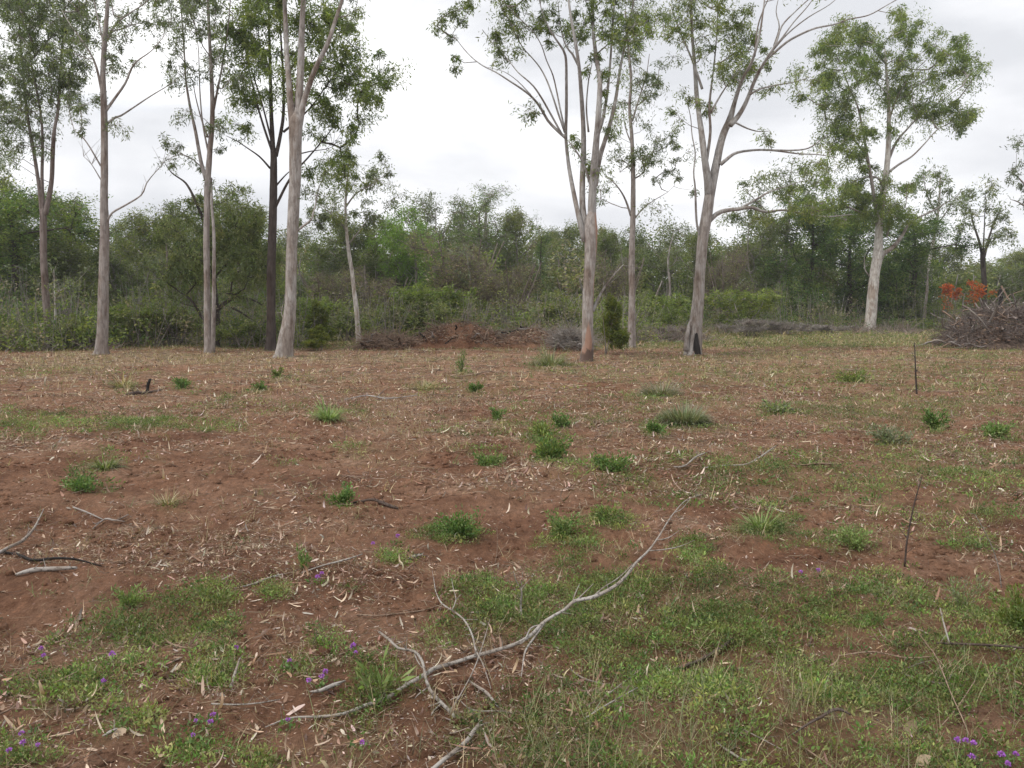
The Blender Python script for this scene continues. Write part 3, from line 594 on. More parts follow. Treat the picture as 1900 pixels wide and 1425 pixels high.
hero('gum_tree', 'narrow gum with a slim grey trunk right of the centre gum', 31,
 [(1172,646,16),(1172,610,14),(1173,550,12.5),(1172,490,11.5),(1174,410,10),(1175,350,8.5),(1174,300,7.5),(1172,250,6.5),(1168,200,5.5),(1171,150,5),(1166,90,4),(1160,20,3)],
 [[(1171,402,4.5),(1161,372),(1150,352),(1136,336),(1121,326,1.5)],[(1178,405,3),(1193,387),(1213,372),(1240,356,1.2)],[(1173,225,4),(1186,182),(1199,140),(1205,100,1.5)],[(1173,270,3),(1160,235),(1155,190,1.2)],
  ['bare',(1178,330,3),(1165,310),(1150,320,1)]],
 [(1175,292,34,30,1.2),(1122,340,20,22,.8),(1122,365,14,14,.8),(1200,145,34,28,1.2),(1180,90,40,34),(1228,250,34,24,.8),(1236,320,30,18,.7),(1205,265,26,26,.8),(1170,200,24,36,.6),(1215,380,28,12,.6),(1195,220,26,20,.7),(1230,110,20,20,.7),(1180,20,50,40),(1215,170,26,26,.8),(1248,285,26,22,.7),(1150,265,18,26,.6),(1255,345,26,12,.5),(1210,315,26,22,.6)],
 M_MIDGREY, M_GREY, GREYGUM + GUM, dens=4.2, rad=.32, nleaf=46)
broad = hero('gum_tree', 'broad pale gum with fire blackened hollow at its foot and long limbs to the right', 27.5,
 [(1286,642,32),(1290,605,24),(1295,555,21),(1299,505,19.5),(1304,445,19.5),(1311,402,20),(1316,365,19),(1318,345,18)],
 [[(1316,365,17),(1313,335,15),(1308,300,13),(1303,260),(1298,220),(1293,180),(1291,150),(1288,110),(1284,60),(1282,0),(1280,-70,5)],
  [(1317,368,17),(1323,335,16),(1332,290,15),(1342,250,14.5),(1354,222,13),(1363,190,9),(1375,152),(1390,125),(1400,100),(1410,60),(1416,20),(1422,-30,3)],
  [(1355,232,11),(1370,215,9),(1384,190),(1400,150),(1412,126),(1424,107),(1440,80),(1451,48),(1475,22),(1510,-10,2)],
  [(1420,112,5),(1440,95),(1460,78),(1485,64),(1514,52),(1545,46),(1574,36),(1612,28),(1645,10),(1680,-10,2)],[(1424,105,4),(1450,72),(1472,42),(1500,10),(1520,-20,1.5)],
  [(1436,85,3.5),(1446,50),(1440,22),(1446,-10,1.5)],[(1430,98,3.5),(1462,62),(1500,32),(1540,8),(1570,-20,1.2)],[(1400,105,4),(1406,50),(1420,10),(1440,-30,1.5)],
  [(1311,300,6),(1318,245),(1316,200),(1320,160),(1325,120),(1330,60),(1332,0,2.5)],[(1303,165,5),(1287,118),(1271,80),(1256,45),(1245,10,2)],[(1318,210,4),(1338,175),(1356,148),(1372,120,1.5)],
  [(1303,450,5),(1293,415,4.5),(1290,350),(1287,320),(1290,285),(1284,250),(1281,215),(1272,180,1.5)],
  [(1337,305,7),(1347,297,6.5),(1361,286),(1378,281),(1410,278),(1442,280),(1480,285),(1520,287),(1552,293,2)],[(1415,278,4),(1468,279),(1500,275),(1520,262),(1535,250,1.5)],
  [(1314,412,10),(1330,397,9),(1346,391),(1370,388),(1395,385),(1420,393),(1452,390),(1492,396),(1532,402),(1580,398,2.5)],[(1372,387,5),(1400,372),(1430,355),(1460,345),(1490,335,1.5)],
  [(1362,226,4),(1386,238),(1408,244),(1428,243,1.5)],[(1392,175,4),(1410,165),(1440,158),(1475,152),(1505,142,1.5)]],
 [(1262,35,34,38,1.1),(1325,35,42,44,1.1),(1385,55,36,34),(1402,105,36,42,1.5),(1342,112,20,32,1.2),(1355,80,30,25,1.1),(1272,180,24,20,.9),(1248,208,18,14,.8),(1440,165,30,12,1.1),(1430,252,17,18,1.2),(1290,70,24,36,.9),(1320,-30,90,40),(1240,70,22,20,.8),
  (1450,-20,60,22,.5),(1320,190,18,24,.7),(1420,400,28,9,.7),(1480,385,45,16,.9),(1540,395,45,14,.9),(1450,350,36,14,.7),(1500,300,24,14,.7),(1545,285,24,18,.8),(1510,145,22,12,1),(1660,12,30,12,.6),(1375,130,22,26),(1575,45,20,10,.7)],
 M_PALE, M_PALELIMB, GUMGREEN + OLIVE, dens=4.6, rad=.32, nleaf=54, ll=.12, lw=.036, start=.97, twig_m=M_GREY)
hero('gum_tree', 'white trunked gum with a big rounded green crown at the right', 48,
 [(1613,615,21),(1616,585,19),(1619,545,18),(1623,508,18),(1628,478,18),(1630,445,14),(1632,405,12.5),(1639,355,11),(1646,305,10),(1649,255,8),(1649,205,6.5),(1646,150,5),(1642,95,3)],
 [[(1632,482,11),(1640,470,9),(1656,459),(1673,438),(1689,413),(1712,400),(1740,386),(1765,370,2)],['bare',(1614,514,3),(1604,497),(1605,470,1.2)],
  [(1649,295,5.5),(1664,262),(1681,242),(1702,220),(1732,198),(1770,170,1.5)],[(1648,320,5),(1668,305),(1692,290),(1716,266),(1740,240),(1770,225,1.5)],
  [(1630,430,8),(1621,360,7),(1611,300),(1603,255),(1592,200),(1575,160),(1560,120,2)],[(1608,290,4),(1585,260),(1560,235),(1535,225,1.5)],[(1649,225,4),(1665,180),(1690,140),(1720,110,1.5)],
  [(1645,440,4),(1650,420),(1643,400,1.5)],[(1640,350,5),(1628,330),(1600,330),(1570,345,2)]],
 [(1545,78,42,32,1.2),(1600,66,48,26,1.2),(1672,58,36,28,1.3),(1530,128,30,32,1.2),(1740,88,36,24),(1792,90,28,28,1.1),(1806,140,22,30,.9),(1752,140,48,32,.7),(1672,112,48,32),(1690,190,42,28,1.2),(1772,200,40,28,1.2),(1802,225,22,26,.8),(1560,195,46,38,1.3),
  (1582,240,38,30,1.3),(1528,240,30,18,.8),(1490,130,18,14),(1490,165,16,14,.8),(1590,290,28,24,1.2),(1600,125,46,30),(1640,160,40,30,.8),(1720,215,38,22),(1610,345,50,26,1.4),(1550,362,56,26,1.4),(1655,385,40,34,1.3),(1690,330,24,18,.8),(1640,240,30,24,.6),(1590,395,60,18,1.2)],
 M_WHITE, M_PALE, GUMGREEN, dens=2.5, rad=.58, nleaf=105, ll=.16, lw=.055, start=.45, tipr=.012)
hero('gum_tree', 'small dark stemmed gum in front of bright sky behind the right brush heap', 55,
 [(1827,580,10),(1826,530,9),(1824,490,8.5),(1823,472,8)],
 [[(1823,475,6),(1816,445),(1806,415),(1800,385,2)],[(1825,478,6),(1834,445),(1842,420),(1852,395,2)],[(1824,470,4),(1826,430),(1828,380,1.5)]],
 [(1826,358,30,20),(1796,395,22,20),(1850,400,26,26),(1832,440,36,14),(1872,432,18,20,.9),(1790,425,16,12,.9),(1828,400,30,20,.6),(1845,340,15,10)],
 M_DARK, M_DARK, GREYGUM + OLIVE, dens=1.3, rad=.55, nleaf=55, ll=.2, lw=.07, tipr=.012)
hero('gum_tree', 'loose grey leaved gum cut by the right edge of the picture', 46,
 [(1925,615,14),(1922,540,12),(1915,450,10),(1910,380,8),(1905,330,6),(1902,280,4)],
 [[(1908,350,4),(1890,330),(1875,315,1.5)],[(1910,390,4),(1890,375),(1875,370,1.5)],[(1912,400,5),(1940,340),(1960,290,1.5)]],
 [(1880,318,22,22,.9),(1902,275,14,18),(1896,368,16,14,.7),(1930,300,30,40),(1950,240,30,30),(1905,340,20,15,.7)],
 M_PALE, M_GREY, GREYGUM, dens=1.7, rad=.5, nleaf=50, ll=.18, lw=.06, tipr=.010)
hero('gum_tree', 'hazy green gum crown behind the low limbs of the broad pale gum', 60,
 [(1462,600,9),(1460,540,8),(1458,480,7),(1462,420,6),(1465,380,4)],
 [[(1460,440,4),(1430,400),(1400,370),(1380,350,1.5)],[(1462,410,4),(1490,370),(1520,335),(1540,310,1.5)],[(1463,400,4),(1465,350),(1470,300,1.5)]],
 [(1400,352,40,22),(1455,335,42,28),(1500,315,36,28),(1540,325,30,26),(1380,392,32,16),(1430,382,40,18),(1500,360,44,22),(1475,295,24,16,.7),(1350,400,22,12,.7)],
 M_GREY, M_GREY, GUM + OLIVE, dens=.9, rad=.75, nleaf=70, ll=.22, lw=.08, tipr=.014)
hero('gum_tree', 'grey green gum showing above the dark trees, right of the white trunked gum', 62,
 [(1715,610,8),(1716,560,7),(1722,500,6),(1735,430,5),(1742,380,4),(1745,330,3)],
 [[(1738,420,3),(1765,380),(1785,350,1.5)],[(1738,400,3),(1720,360),(1712,320,1.5)]],
 [(1742,335,34,22),(1765,368,34,18),(1718,312,20,14),(1700,350,24,16,.8),(1735,380,40,14,.8),(1790,350,20,15,.6)],
 M_WHITE, M_GREY, GREYGUM + GUM, dens=1.0, rad=.7, nleaf=60, ll=.24, lw=.085, tipr=.014)
# ------------------------------------------------------------------ shrubs and trees of the wood behind
def proto(kind, Ht, W, crowns, pal, n_cl, nleaf, ll, lw, rad, stems, bark_m, droop=.3, seed=1, twigs=0, flat=.8):
    """arrays of one plant in metres, base at the origin; crowns = (x, z, rx, rz) in units of W and Ht"""
    mb = MB(); NPs, NRs = [], []
    for s_ in range(stems):
        a = s_ * 2.4 + seed; sp = .28 * W * (0 if stems == 1 else 1)
        q = np.array([[math.cos(a) * .05 * s_, math.sin(a) * .05 * s_, -.05], [math.cos(a) * sp * .3, math.sin(a) * sp * .3, Ht * .22], [math.cos(a) * sp * .8 + rng.normal() * .05 * W, math.sin(a) * sp * .8, Ht * .5], [math.cos(a) * sp * 1.3, math.sin(a) * sp * 1.3 + rng.normal() * .05 * W, Ht * .82]])
        r = Ht * np.array([.020, .015, .010, .004]) * (1.2 if stems == 1 else .7)
        mb.tube(q, r, 8, .3, .08, seed); p2, r2 = resample(q, r, .4); NPs.append(p2[1:]); NRs.append(r2[1:])
    cs = []
    for (x, z, rx, rz) in crowns:
        n = max(2, int(n_cl * rx * rz / sum(c_[2] * c_[3] for c_ in crowns)))
        q = unit(rng.normal(size=(n, 3))) * rng.random((n, 1)) ** (1 / 2.6)
        yy = rng.normal() * .18 * W
        cs.append(np.stack([x * W + q[:, 0] * rx * W, yy + q[:, 1] * rx * W, z * Ht + q[:, 2] * rz * Ht], -1))
    cs = np.vstack(cs); cs[:, 2] = np.maximum(cs[:, 2], .12)
    cr_ = rad * rng.uniform(.6, 1.3, len(cs))
    g = grow(np.vstack(NPs), np.concatenate(NRs), cs, cr_, .0035 + Ht * .0009, .8)
    V, Fq, T, sub = leaves_in(cs, cr_, nleaf, ll, lw, pal, droop, flat)
    k = sub.shape[1]; g.prisms(np.repeat(cs, k, 0), sub.reshape(-1, 3), .008, .004)
    if twigs:
        A = cs[rng.integers(0, len(cs), twigs)]; Bv = A + unit(rng.normal(size=(twigs, 3)) * np.array([1, 1, .5]) + np.array([0, 0, .9])) * rng.uniform(.3, 1.0, (twigs, 1)) * max(.3, rad * 1.6)
        g.prisms(A, Bv, .010, .004)
    return dict(trunk=mb, br=g, V=V, F=Fq, T=T, bark=bark_m)
def rnd_crowns(n, lo=.3, hi=.85, seed=0):
    r = np.random.default_rng(seed); out = []
    for i in range(n):
        z = r.uniform(lo, hi); rr = r.uniform(.14, .24); out.append((r.uniform(-.38, .38) * (1.15 - abs(z - .55)), z, rr, rr * .62))
    return out
PR = {
 'bushy': proto('bushy', 8, 6, rnd_crowns(13, .3, .86, 3), OLIVE + GUM, 170, 112, .15, .058, .62, 1, M_GREY, seed=1),
 'round': proto('round', 8, 6, rnd_crowns(12, .32, .86, 4), GUM + GREYGUM, 170, 112, .15, .058, .62, 2, M_GREY, seed=2),
 'bright': proto('bright', 7, 6.5, rnd_crowns(14, .22, .85, 5), BRIGHT, 180, 112, .14, .06, .6, 1, M_GREY, seed=3),
 'deep': proto('deep', 9, 6, rnd_crowns(16, .18, .86, 6), DEEP + GUMGREEN[:2], 210, 112, .15, .058, .66, 1, M_DARK, seed=4),
 'twiggy': proto('twiggy', 6, 4.6, rnd_crowns(12, .3, .84, 7), BROWN + OLIVE, 130, 60, .13, .045, .6, 6, M_BROWN, seed=5, twigs=1500),
 'cone': proto('cone', 8, 3.4, [(0,.2,.36,.14),(.05,.38,.32,.14),(-.04,.55,.25,.14),(.02,.7,.18,.12),(0,.84,.10,.10),(0,.95,.04,.05)], DEEP, 120, 60, .22, .03, .5, 1, M_DARK, .2, 6),
 'wispy': proto('wispy', 10, 5, [(-.2,.4,.2,.16),(.2,.45,.2,.16),(0,.6,.22,.16),(-.22,.72,.1,.14),(.2,.75,.1,.14),(0,.86,.08,.12),(.1,.95,.04,.06),(-.12,.93,.03,.06),(-.3,.6,.1,.1),(.32,.6,.09,.1)], GREYGUM + DEEP, 130, 60, .24, .035, .5, 1, M_GREY, .5, 7),
 'shrub': proto('shrub', 2.2, 2.6, rnd_crowns(10, .25, .8, 8), OLIVE, 80, 98, .10, .045, .26, 5, M_GREY, 0, 8),
 'greenshrub': proto('greenshrub', 2.2, 2.6, rnd_crowns(10, .25, .8, 9), GUMGREEN, 80, 98, .10, .045, .26, 4, M_GREY, 0, 9),
 'yellowshrub': proto('yellowshrub', 2.2, 1.6, [(0,.3,.36,.22),(.05,.5,.3,.2),(-.05,.68,.24,.18),(.02,.86,.14,.12)], YEL, 110, 120, .10, .045, .22, 3, M_GREY, -.3, 10),
 'greyshrub': proto('greyshrub', 1.8, 2.6, rnd_crowns(9, .25, .75, 11), BROWN, 60, 16, .08, .025, .3, 8, M_GREY, 0, 11, twigs=1500),
}
PROTO_OBJ = {}
NAMES = dict(bushy='bushy_tree', round='bushy_tree', bright='bright_tree', deep='dark_tree', twiggy='bare_tree', cone='cypress_pine', wispy='she_oak', shrub='shrub', greenshrub='shrub', yellowshrub='shrub', greyshrub='shrub')
def plant(kind, label, px, top, base, D, wpx, group='trees and shrubs of the wood behind the clearing', rz=None):
    """a plant whose crown top shows at row top, at D metres; wpx = its width in the photograph"""
    hgt_up = 'shrub' not in kind; b = P(px, 600, D); b[2] = gz(b[0], b[1]); topz = P(px, top - (16 if hgt_up else 0), D)[2]; hgt = topz - b[2]; w = wpx * D / F
    pr = PR[kind]; Ht = {'bushy': 8, 'round': 8, 'bright': 7, 'deep': 9, 'twiggy': 6, 'cone': 8, 'wispy': 10, 'greyshrub': 1.8}.get(kind, 2.2)
    W0 = {'bushy': 6, 'round': 6, 'bright': 6.5, 'deep': 6, 'twiggy': 4.6, 'cone': 3.4, 'wispy': 5, 'yellowshrub': 1.6}.get(kind, 2.6)
    cat = 'shrub' if 'shrub' in kind else 'tree'
    root = empty(NAMES[kind], b, label, cat, group)
    if kind not in PROTO_OBJ:
        kids = [pr['trunk'].build('trunk', pr['bark'], root), pr['br'].build('branchwork', pr['bark'], root), mesh_np('crown', pr['V'], pr['F'], M_LEAFR, pr['T'], root)]
        PROTO_OBJ[kind] = kids
    else:
        for k_ in PROTO_OBJ[kind]:
            c_ = k_.copy(); C.objects.link(c_); c_.parent = root
    root.scale = (1.2 * w / W0, 1.2 * w / W0, hgt / (Ht * .97)); root.rotation_euler = (0, 0, rng.random() * 6.28 if rz is None else rz)
    return root
WOOD = [
 ('deep', 'big dark green tree behind the three stemmed gum at the left edge', 30, 335, 0, 38, 230),
 ('bushy', 'olive tree between the left edge gum and the straight pinkish gum', 130, 372, 0, 42, 170),
 ('bushy', 'dark olive bushy tree just left of the picture edge gum', -40, 330, 0, 40, 200),
 ('round', 'low olive tree just right of the straight pinkish gum', 240, 425, 0, 44, 130),
 ('bushy', 'bushy olive tree with gaps, halfway between pinkish gum and double trunk gum', 295, 408, 0, 40, 150),
 ('round', 'grey green tree showing left of the double trunk gum', 350, 385, 0, 45, 120),
 ('bushy', 'green tree leafy to the ground between double trunk gum and black ironbark', 450, 378, 0, 40, 130),
 ('round', 'grey green tree behind the leaning gum at its right', 590, 432, 0, 50, 130),
 ('bushy', 'olive tree under the crown of the crooked white gum', 660, 420, 0, 48, 150),
 ('bright', 'bright lime green tree in the middle of the wood', 770, 405, 0, 46, 150),
 ('round', 'rounded olive treetop rising behind the lime green tree', 815, 374, 0, 62, 110),
 ('wispy', 'tall wispy dark she oak standing highest in the middle skyline', 900, 350, 0, 56, 150),
 ('bushy', 'dark leafy tree between the she oak and the small dark cypress', 955, 398, 0, 56, 110),
 ('cone', 'small dark cypress pine left of the centre gum', 1002, 425, 0, 50, 48),
 ('bushy', 'yellowish treetop on the skyline just left of the centre gum', 1040, 430, 0, 70, 110),
 ('twiggy', 'grey brown half bare tree behind the left part of the debris mound', 865, 432, 0, 42, 150),
 ('twiggy', 'brownish bare twigged tree behind the right part of the debris mound', 950, 478, 0, 40, 130),
 ('bushy', 'olive tree between the centre gum and the narrow grey gum', 1130, 440, 0, 52, 90),
 ('twiggy', 'reddish brown bare tree close behind the narrow grey gum', 1155, 470, 0, 44, 90),
 ('round', 'green tree between the narrow grey gum and the broad pale gum', 1225, 428, 0, 60, 120),
 ('bushy', 'leafy green tree behind the trunk of the broad pale gum', 1290, 440, 0, 56, 100),
 ('twiggy', 'grey brown twiggy tree right of the broad pale gum', 1345, 460, 0, 50, 90),
 ('round', 'pale green tree under the lower limb of the broad pale gum', 1420, 405, 0, 58, 130),
 ('deep', 'dense green tree under the tip of the long low limb', 1500, 370, 0, 56, 150),
 ('deep', 'dark dense tree directly left of the white trunked gum', 1575, 385, 0, 58, 140),
 ('deep', 'dark dense tree directly right of the white trunked gum', 1690, 395, 0, 56, 160),
 ('bushy', 'low green tree to the left of the flame orange tree', 1745, 462, 0, 66, 110),
 ('bushy', 'green tree far behind at the right edge, above the brush heap', 1885, 478, 0, 70, 130),
 ('round', 'small green tree between the orange tree and the right edge', 1850, 500, 0, 75, 90),
 ('bushy', 'olive skyline tree directly right of the centre gum stems', 1105, 432, 0, 74, 90),
 ('twiggy', 'bare grey tree between black ironbark and crooked white gum', 605, 500, 0, 44, 100),
 ('twiggy', 'purplish grey bare tree right of the crooked white gum', 715, 510, 0, 42, 110),
 ('greenshrub', 'bright shrub at the foot of the lime green tree', 800, 520, 0, 38, 120),
 ('greenshrub', 'leafy green shrub at the foot of the leaning gum, on its right', 575, 545, 0, 36, 80),
 ('yellowshrub', 'yellow tinged bush low down right of the leaning gum', 583, 562, 0, 32, 50),
 ('yellowshrub', 'small yellow green bush between leaning gum and crooked gum', 595, 605, 0, 30, 45),
 ('yellowshrub', 'bright yellow green conical bush at the foot of the centre gum', 1125, 552, 0, 27.5, 46),
 ('shrub', 'olive shrub under the crooked white gum', 640, 570, 0, 36, 90),
 ('shrub', 'olive shrub at the left end of the debris mound', 725, 560, 0, 36, 100),
 ('shrub', 'wide olive shrub behind the left part of the mound', 800, 545, 0, 37, 120),
 ('shrub', 'pale olive shrub behind the right end of the mound', 1020, 530, 0, 38, 110),
 ('greyshrub', 'grey twiggy brush lying at the right end of the debris mound', 975, 602, 0, 32, 110),
 ('greyshrub', 'grey brown twiggy bush between narrow grey gum and broad pale gum', 1225, 600, 0, 37, 90),
 ('greyshrub', 'pale grey twiggy bush right of the broad pale gum', 1390, 586, 0, 42, 100),
 ('greyshrub', 'low purplish twiggy bush midway between broad gum and white gum', 1455, 592, 0, 43, 90),
 ('greyshrub', 'reddish brown low brush heap left of the white trunked gum', 1535, 600, 0, 44, 90),
 ('greenshrub', 'green leafy shrub between the narrow grey gum and broad pale gum', 1225, 540, 0, 44, 90),
 ('greenshrub', 'leafy shrub with yellowish leaves left of the broad pale gum foot', 1262, 560, 0, 40, 60),
 ('greenshrub', 'deep green shrub behind the low purplish brush', 1380, 530, 0, 46, 110),
 ('shrub', 'dark shrub at the foot of the left edge gum', 60, 560, 0, 32, 120),
 ('shrub', 'olive shrub at the foot of the straight pinkish gum', 150, 575, 0, 31, 90),
 ('greenshrub', 'green shrub between the pinkish gum and double trunk gum, nearer the first', 245, 560, 0, 32, 110),
 ('shrub', 'olive shrub just left of the double trunk gum', 330, 560, 0, 32, 100),
 ('greenshrub', 'low green shrub between double trunk gum and ironbark', 445, 592, 0, 31, 90),
 ('greyshrub', 'grey dead brush at the far left edge of the clearing', 15, 590, 0, 31, 110),
 ('shrub', 'olive shrub in front of the dark dense tree right of the white trunked gum', 1680, 545, 0, 56, 100),
 ('bushy', 'tree beyond the right edge of the picture, beside the brush heap', 1990, 430, 0, 52, 160),
 ('deep', 'dark tree beyond the left edge of the picture', -170, 340, 0, 40, 220),
]
for w in WOOD: plant(*w)
# a few bare trunks one can tell apart inside the wood
def pole_tree(name, label, pts, D, m_):
    b = P(pts[0][0], pts[0][1], D); b[2] = gz(b[0], b[1]); root = empty(name, b, label, 'tree')
    q = np.array([P(p_[0], p_[1], D) for p_ in pts]); q[0, 2] = b[2] - .05; r = np.array([p_[2] for p_ in pts]) * D / F / 2; r[-1] *= .25
    mb = MB(); mb.tube(q, r, 8, .3, .1, pts[0][0]); mb.build('trunk', m_, root, b)
    q2, r2 = resample(q, r, .3); k0 = len(q2) // 2; A = q2[rng.integers(k0, len(q2), 12)] + rng.normal(size=(12, 3)) * np.array([.5, .5, .3]) + np.array([0, 0, .5])
    g = grow(q2[k0:], r2[k0:], A, None, .006, 1.5); g.build('branchwork', m_, root, b)
    if m_ is not M_BLACK:
        V, Fq, T, _ = leaves_in(A, np.full(12, .35), 30, .14, .05, GREYGUM); mesh_np('crown', V, Fq, M_LEAF, T, root, False, b)
pole_tree('sapling', 'thin pale sapling trunk between pinkish gum and double trunk gum', [(305,650,7),(306,600,6),(307,540,5),(310,480,4),(305,430,3)], 33, M_PALE)
pole_tree('sapling', 'very thin white stem right beside the left edge gum', [(102,650,5),(103,600,4.5),(102,560,4),(100,500,3)], 32, M_WHITE)
pole_tree('sapling', 'thin pale trunk in shadow right of the white trunked gum', [(1714,612,7),(1716,580,6),(1720,540,5.5),(1722,500,4)], 54, M_PALE)
pole_tree('sapling', 'leaning grey trunk in the thicket left of the broad pale gum', [(1238,600,5),(1243,540,4),(1240,480,4),(1250,430,3)], 46, M_GREY)
pole_tree('sapling', 'thin grey trunk behind the debris mound', [(872,620,6),(871,570,5),(872,520,5),(866,470,4)], 40, M_PALE)
pole_tree('sapling', 'dark burnt pole standing in the distance behind the brush heap', [(1853,590,6),(1857,560,8),(1856,545,8),(1857,532,5)], 50, M_BLACK)

# the far wood, one mass
fw = MB(); ft = MB()
SKY = [(-400,380),(0,400),(130,410),(240,436),(330,418),(450,405),(560,432),(700,425),(800,400),(900,400),(1000,430),(1060,442),(1200,440),(1330,440),(1440,425),(1600,420),(1760,470),(1830,490),(1900,492),(2300,470)]
sx, sy = zip(*SKY)
for D, step, hscale in ((50, 62, .66), (62, 50, .88), (78, 40, 1.04)):
    pxs = np.arange(-420, 2320, step) + rng.normal(size=len(np.arange(-420, 2320, step))) * 14
    for px in pxs:
        if D == 50 and px > 1250: continue
        top = np.interp(px, sx, sy) - 16 + rng.normal() * 8; Dd = D * rng.uniform(.94, 1.06)
        b = P(px, 600, Dd); b[2] = 0; Ht = (P(px, top, Dd)[2]) * hscale * rng.uniform(.85, 1.06); W = rng.uniform(3.6, 5.6) * Dd / 60
        n = int(46 * (Ht / 6)); q = unit(rng.normal(size=(n, 3))) * rng.random((n, 1)) ** .42
        cz = Ht * (.5 + q[:, 2] * .46); ww = W * .5 * (1 - .45 * np.clip((cz / Ht - .6) / .4, 0, 1)) * (.8 + .2 * np.sin(cz * 2 + px))
        cen = np.stack([b[0] + q[:, 0] * ww, b[1] + q[:, 1] * ww, cz], -1)
        pal = [OLIVE, GUM, GREYGUM, OLIVE + BROWN, DEEP + OLIVE, GUMGREEN][rng.integers(0, 6)]
        V, Fq, T, _ = leaves_in(cen, np.full(n, .66) * rng.uniform(.7, 1.3, n), 56, .26, .11, pal, .2)
        fw.add(V, Fq, T * rng.uniform(.9, 1.1))
        k = 4; A = np.repeat(np.array([[b[0], b[1], -.1]]), k, 0) + rng.normal(size=(k, 3)) * np.array([.6, .6, 0]); Bv = A + rng.normal(size=(k, 3)) * np.array([.5, .5, 0]) + np.array([0, 0, Ht * .8]); ft.prisms(A, Bv, .11, .04)
f1 = fw.build('forest', M_LEAF, smooth=False); tag(f1, 'far mass of mixed grey green woodland closing the view', 'forest', kind='stuff')
ft.build('stems', M_GREY, f1)
# undergrowth: low mixed thicket along the foot of the wood
ug = MB(); us = MB()
def thicket(n, px0, px1, d0, d1, h0, h1, pals):
    px = rng.uniform(px0, px1, n); D = rng.uniform(d0, d1, n); b = P(px, np.full(n, 600.), D); b[:, 2] = 0
    for i in range(n):
        k = 9; hh = rng.uniform(h0, h1); cen = b[i] + rng.normal(size=(k, 3)) * np.array([.7, .5, 0]) + np.stack([0 * np.ones(k), 0 * np.ones(k), rng.uniform(.1, 1, k) * hh], -1)
        V, Fq, T, _ = leaves_in(cen, rng.uniform(.25, .45, k), 34, .13, .05, pals[rng.integers(0, len(pals))], 0)
        ug.add(V, Fq, T)
        A = b[i] + rng.normal(size=(7, 3)) * np.array([.3, .3, 0]); us.prisms(A, A + rng.normal(size=(7, 3)) * np.array([.5, .4, .1]) + np.array([0, 0, hh * 1.1]), .014, .005)
thicket(26, -120, 170, 28.6, 30.6, .4, 1.6, [OLIVE, GUMGREEN, BROWN])
thicket(170, -350, 560, 30.5, 40, .5, 2.6, [OLIVE, DEEP, OLIVE, GUMGREEN, BROWN])
thicket(150, 540, 1200, 33.5, 44, .3, 1.9, [OLIVE, GUMGREEN, BROWN, OLIVE])
thicket(150, 1180, 2250, 47, 60, .4, 2.6, [OLIVE, BROWN, GUMGREEN, DEEP])
db = MB()
for px0, px1, d0, d1, n in ((1080, 1700, 44, 50, 70), (940, 1090, 31.5, 34, 40), (-60, 200, 30, 32, 40), (1150, 1300, 35, 38, 30)):
    px = rng.uniform(px0, px1, n); D = rng.uniform(d0, d1, n); b = P(px, np.full(n, 600.), D); b[:, 2] = 0
    A = np.repeat(b, 26, 0) + rng.normal(size=(n * 26, 3)) * np.array([.35, .3, 0]); hh = np.repeat(rng.uniform(.15, .8, n), 26)
    Bv = A + np.stack([rng.normal(size=len(A)) * .35, rng.normal(size=len(A)) * .3, hh * rng.uniform(.4, 1.1, len(A))], -1)
    db.prisms(A, Bv, .012, .005); db.T.append(pick([(.26,.215,.19),(.20,.16,.14),(.33,.28,.25),(.22,.15,.12)], len(A), .15).repeat(3, 0))
d1_ = db.build('dead_brush', M_DRY, smooth=False); tag(d1_, 'low grey and purplish dead twigs lying along the edge of the wood', 'dead brush', kind='stuff')
u1 = ug.build('undergrowth', M_LEAF, smooth=False); tag(u1, 'tangled low undergrowth along the foot of the wood', 'undergrowth', kind='stuff'); us.build('stems', M_GREY, u1)

# flame orange tree
b = P(1787, 600, 52); b[2] = gz(b[0], b[1]); root = empty('flame_tree', b, 'small tree with flame orange leaves behind the right brush heap', 'tree')
cen, cr_ = clumps_px([(1766,533,20,10,1.3),(1800,534,26,10,1.2),(1758,550,12,12,1.3),(1798,556,20,10,.9),(1828,548,16,12,.8),(1772,550,10,10),(1763,564,7,6)], 52, 7.5, .24, .7)
stem = np.array([[b[0], b[1], b[2]], P(1788, 590, 52), P(1786, 565, 52), P(1790, 545, 52)]); mb = MB(); mb.tube(stem, [.09, .07, .05, .03], 8); mb.build('trunk', M_GREY, root, b)
g = grow(stem[1:], [.06, .05, .03], cen, cr_, .008); g.build('branchwork', M_GREY, root, b)
V, Fq, T, _ = leaves_in(cen, cr_, 42, .18, .085, [(.66,.17,.06),(.48,.13,.05),(.55,.22,.08)], .2); mesh_np('crown', V, Fq, M_LEAF, T, root, False, b)

# ------------------------------------------------------------------ charred hollow at the foot of the broad gum
bo = np.array(broad.location)
mb = MB(); q = np.array([P(1293, 648, 27.26), P(1290, 636, 27.27), P(1291, 622, 27.31), P(1287, 604, 27.40)]); q[0, 2] = gz(q[0, 0], q[0, 1]) - .05
mb.tube(q, [.125, .085, .045, .008], 14, .04, .8, 5); mb.build('burnt_hollow', M_BLACK, broad, bo)
mb = MB(); q = np.array([P(1273, 648, 27.3), P(1275, 625, 27.32), P(1279, 604, 27.4), P(1284, 588, 27.5)]); q[0, 2] -= .05
mb.tube(q, [.10, .075, .06, .02], 12, .08, .2, 6); mb.build('buttress', M_PALE, broad, bo)
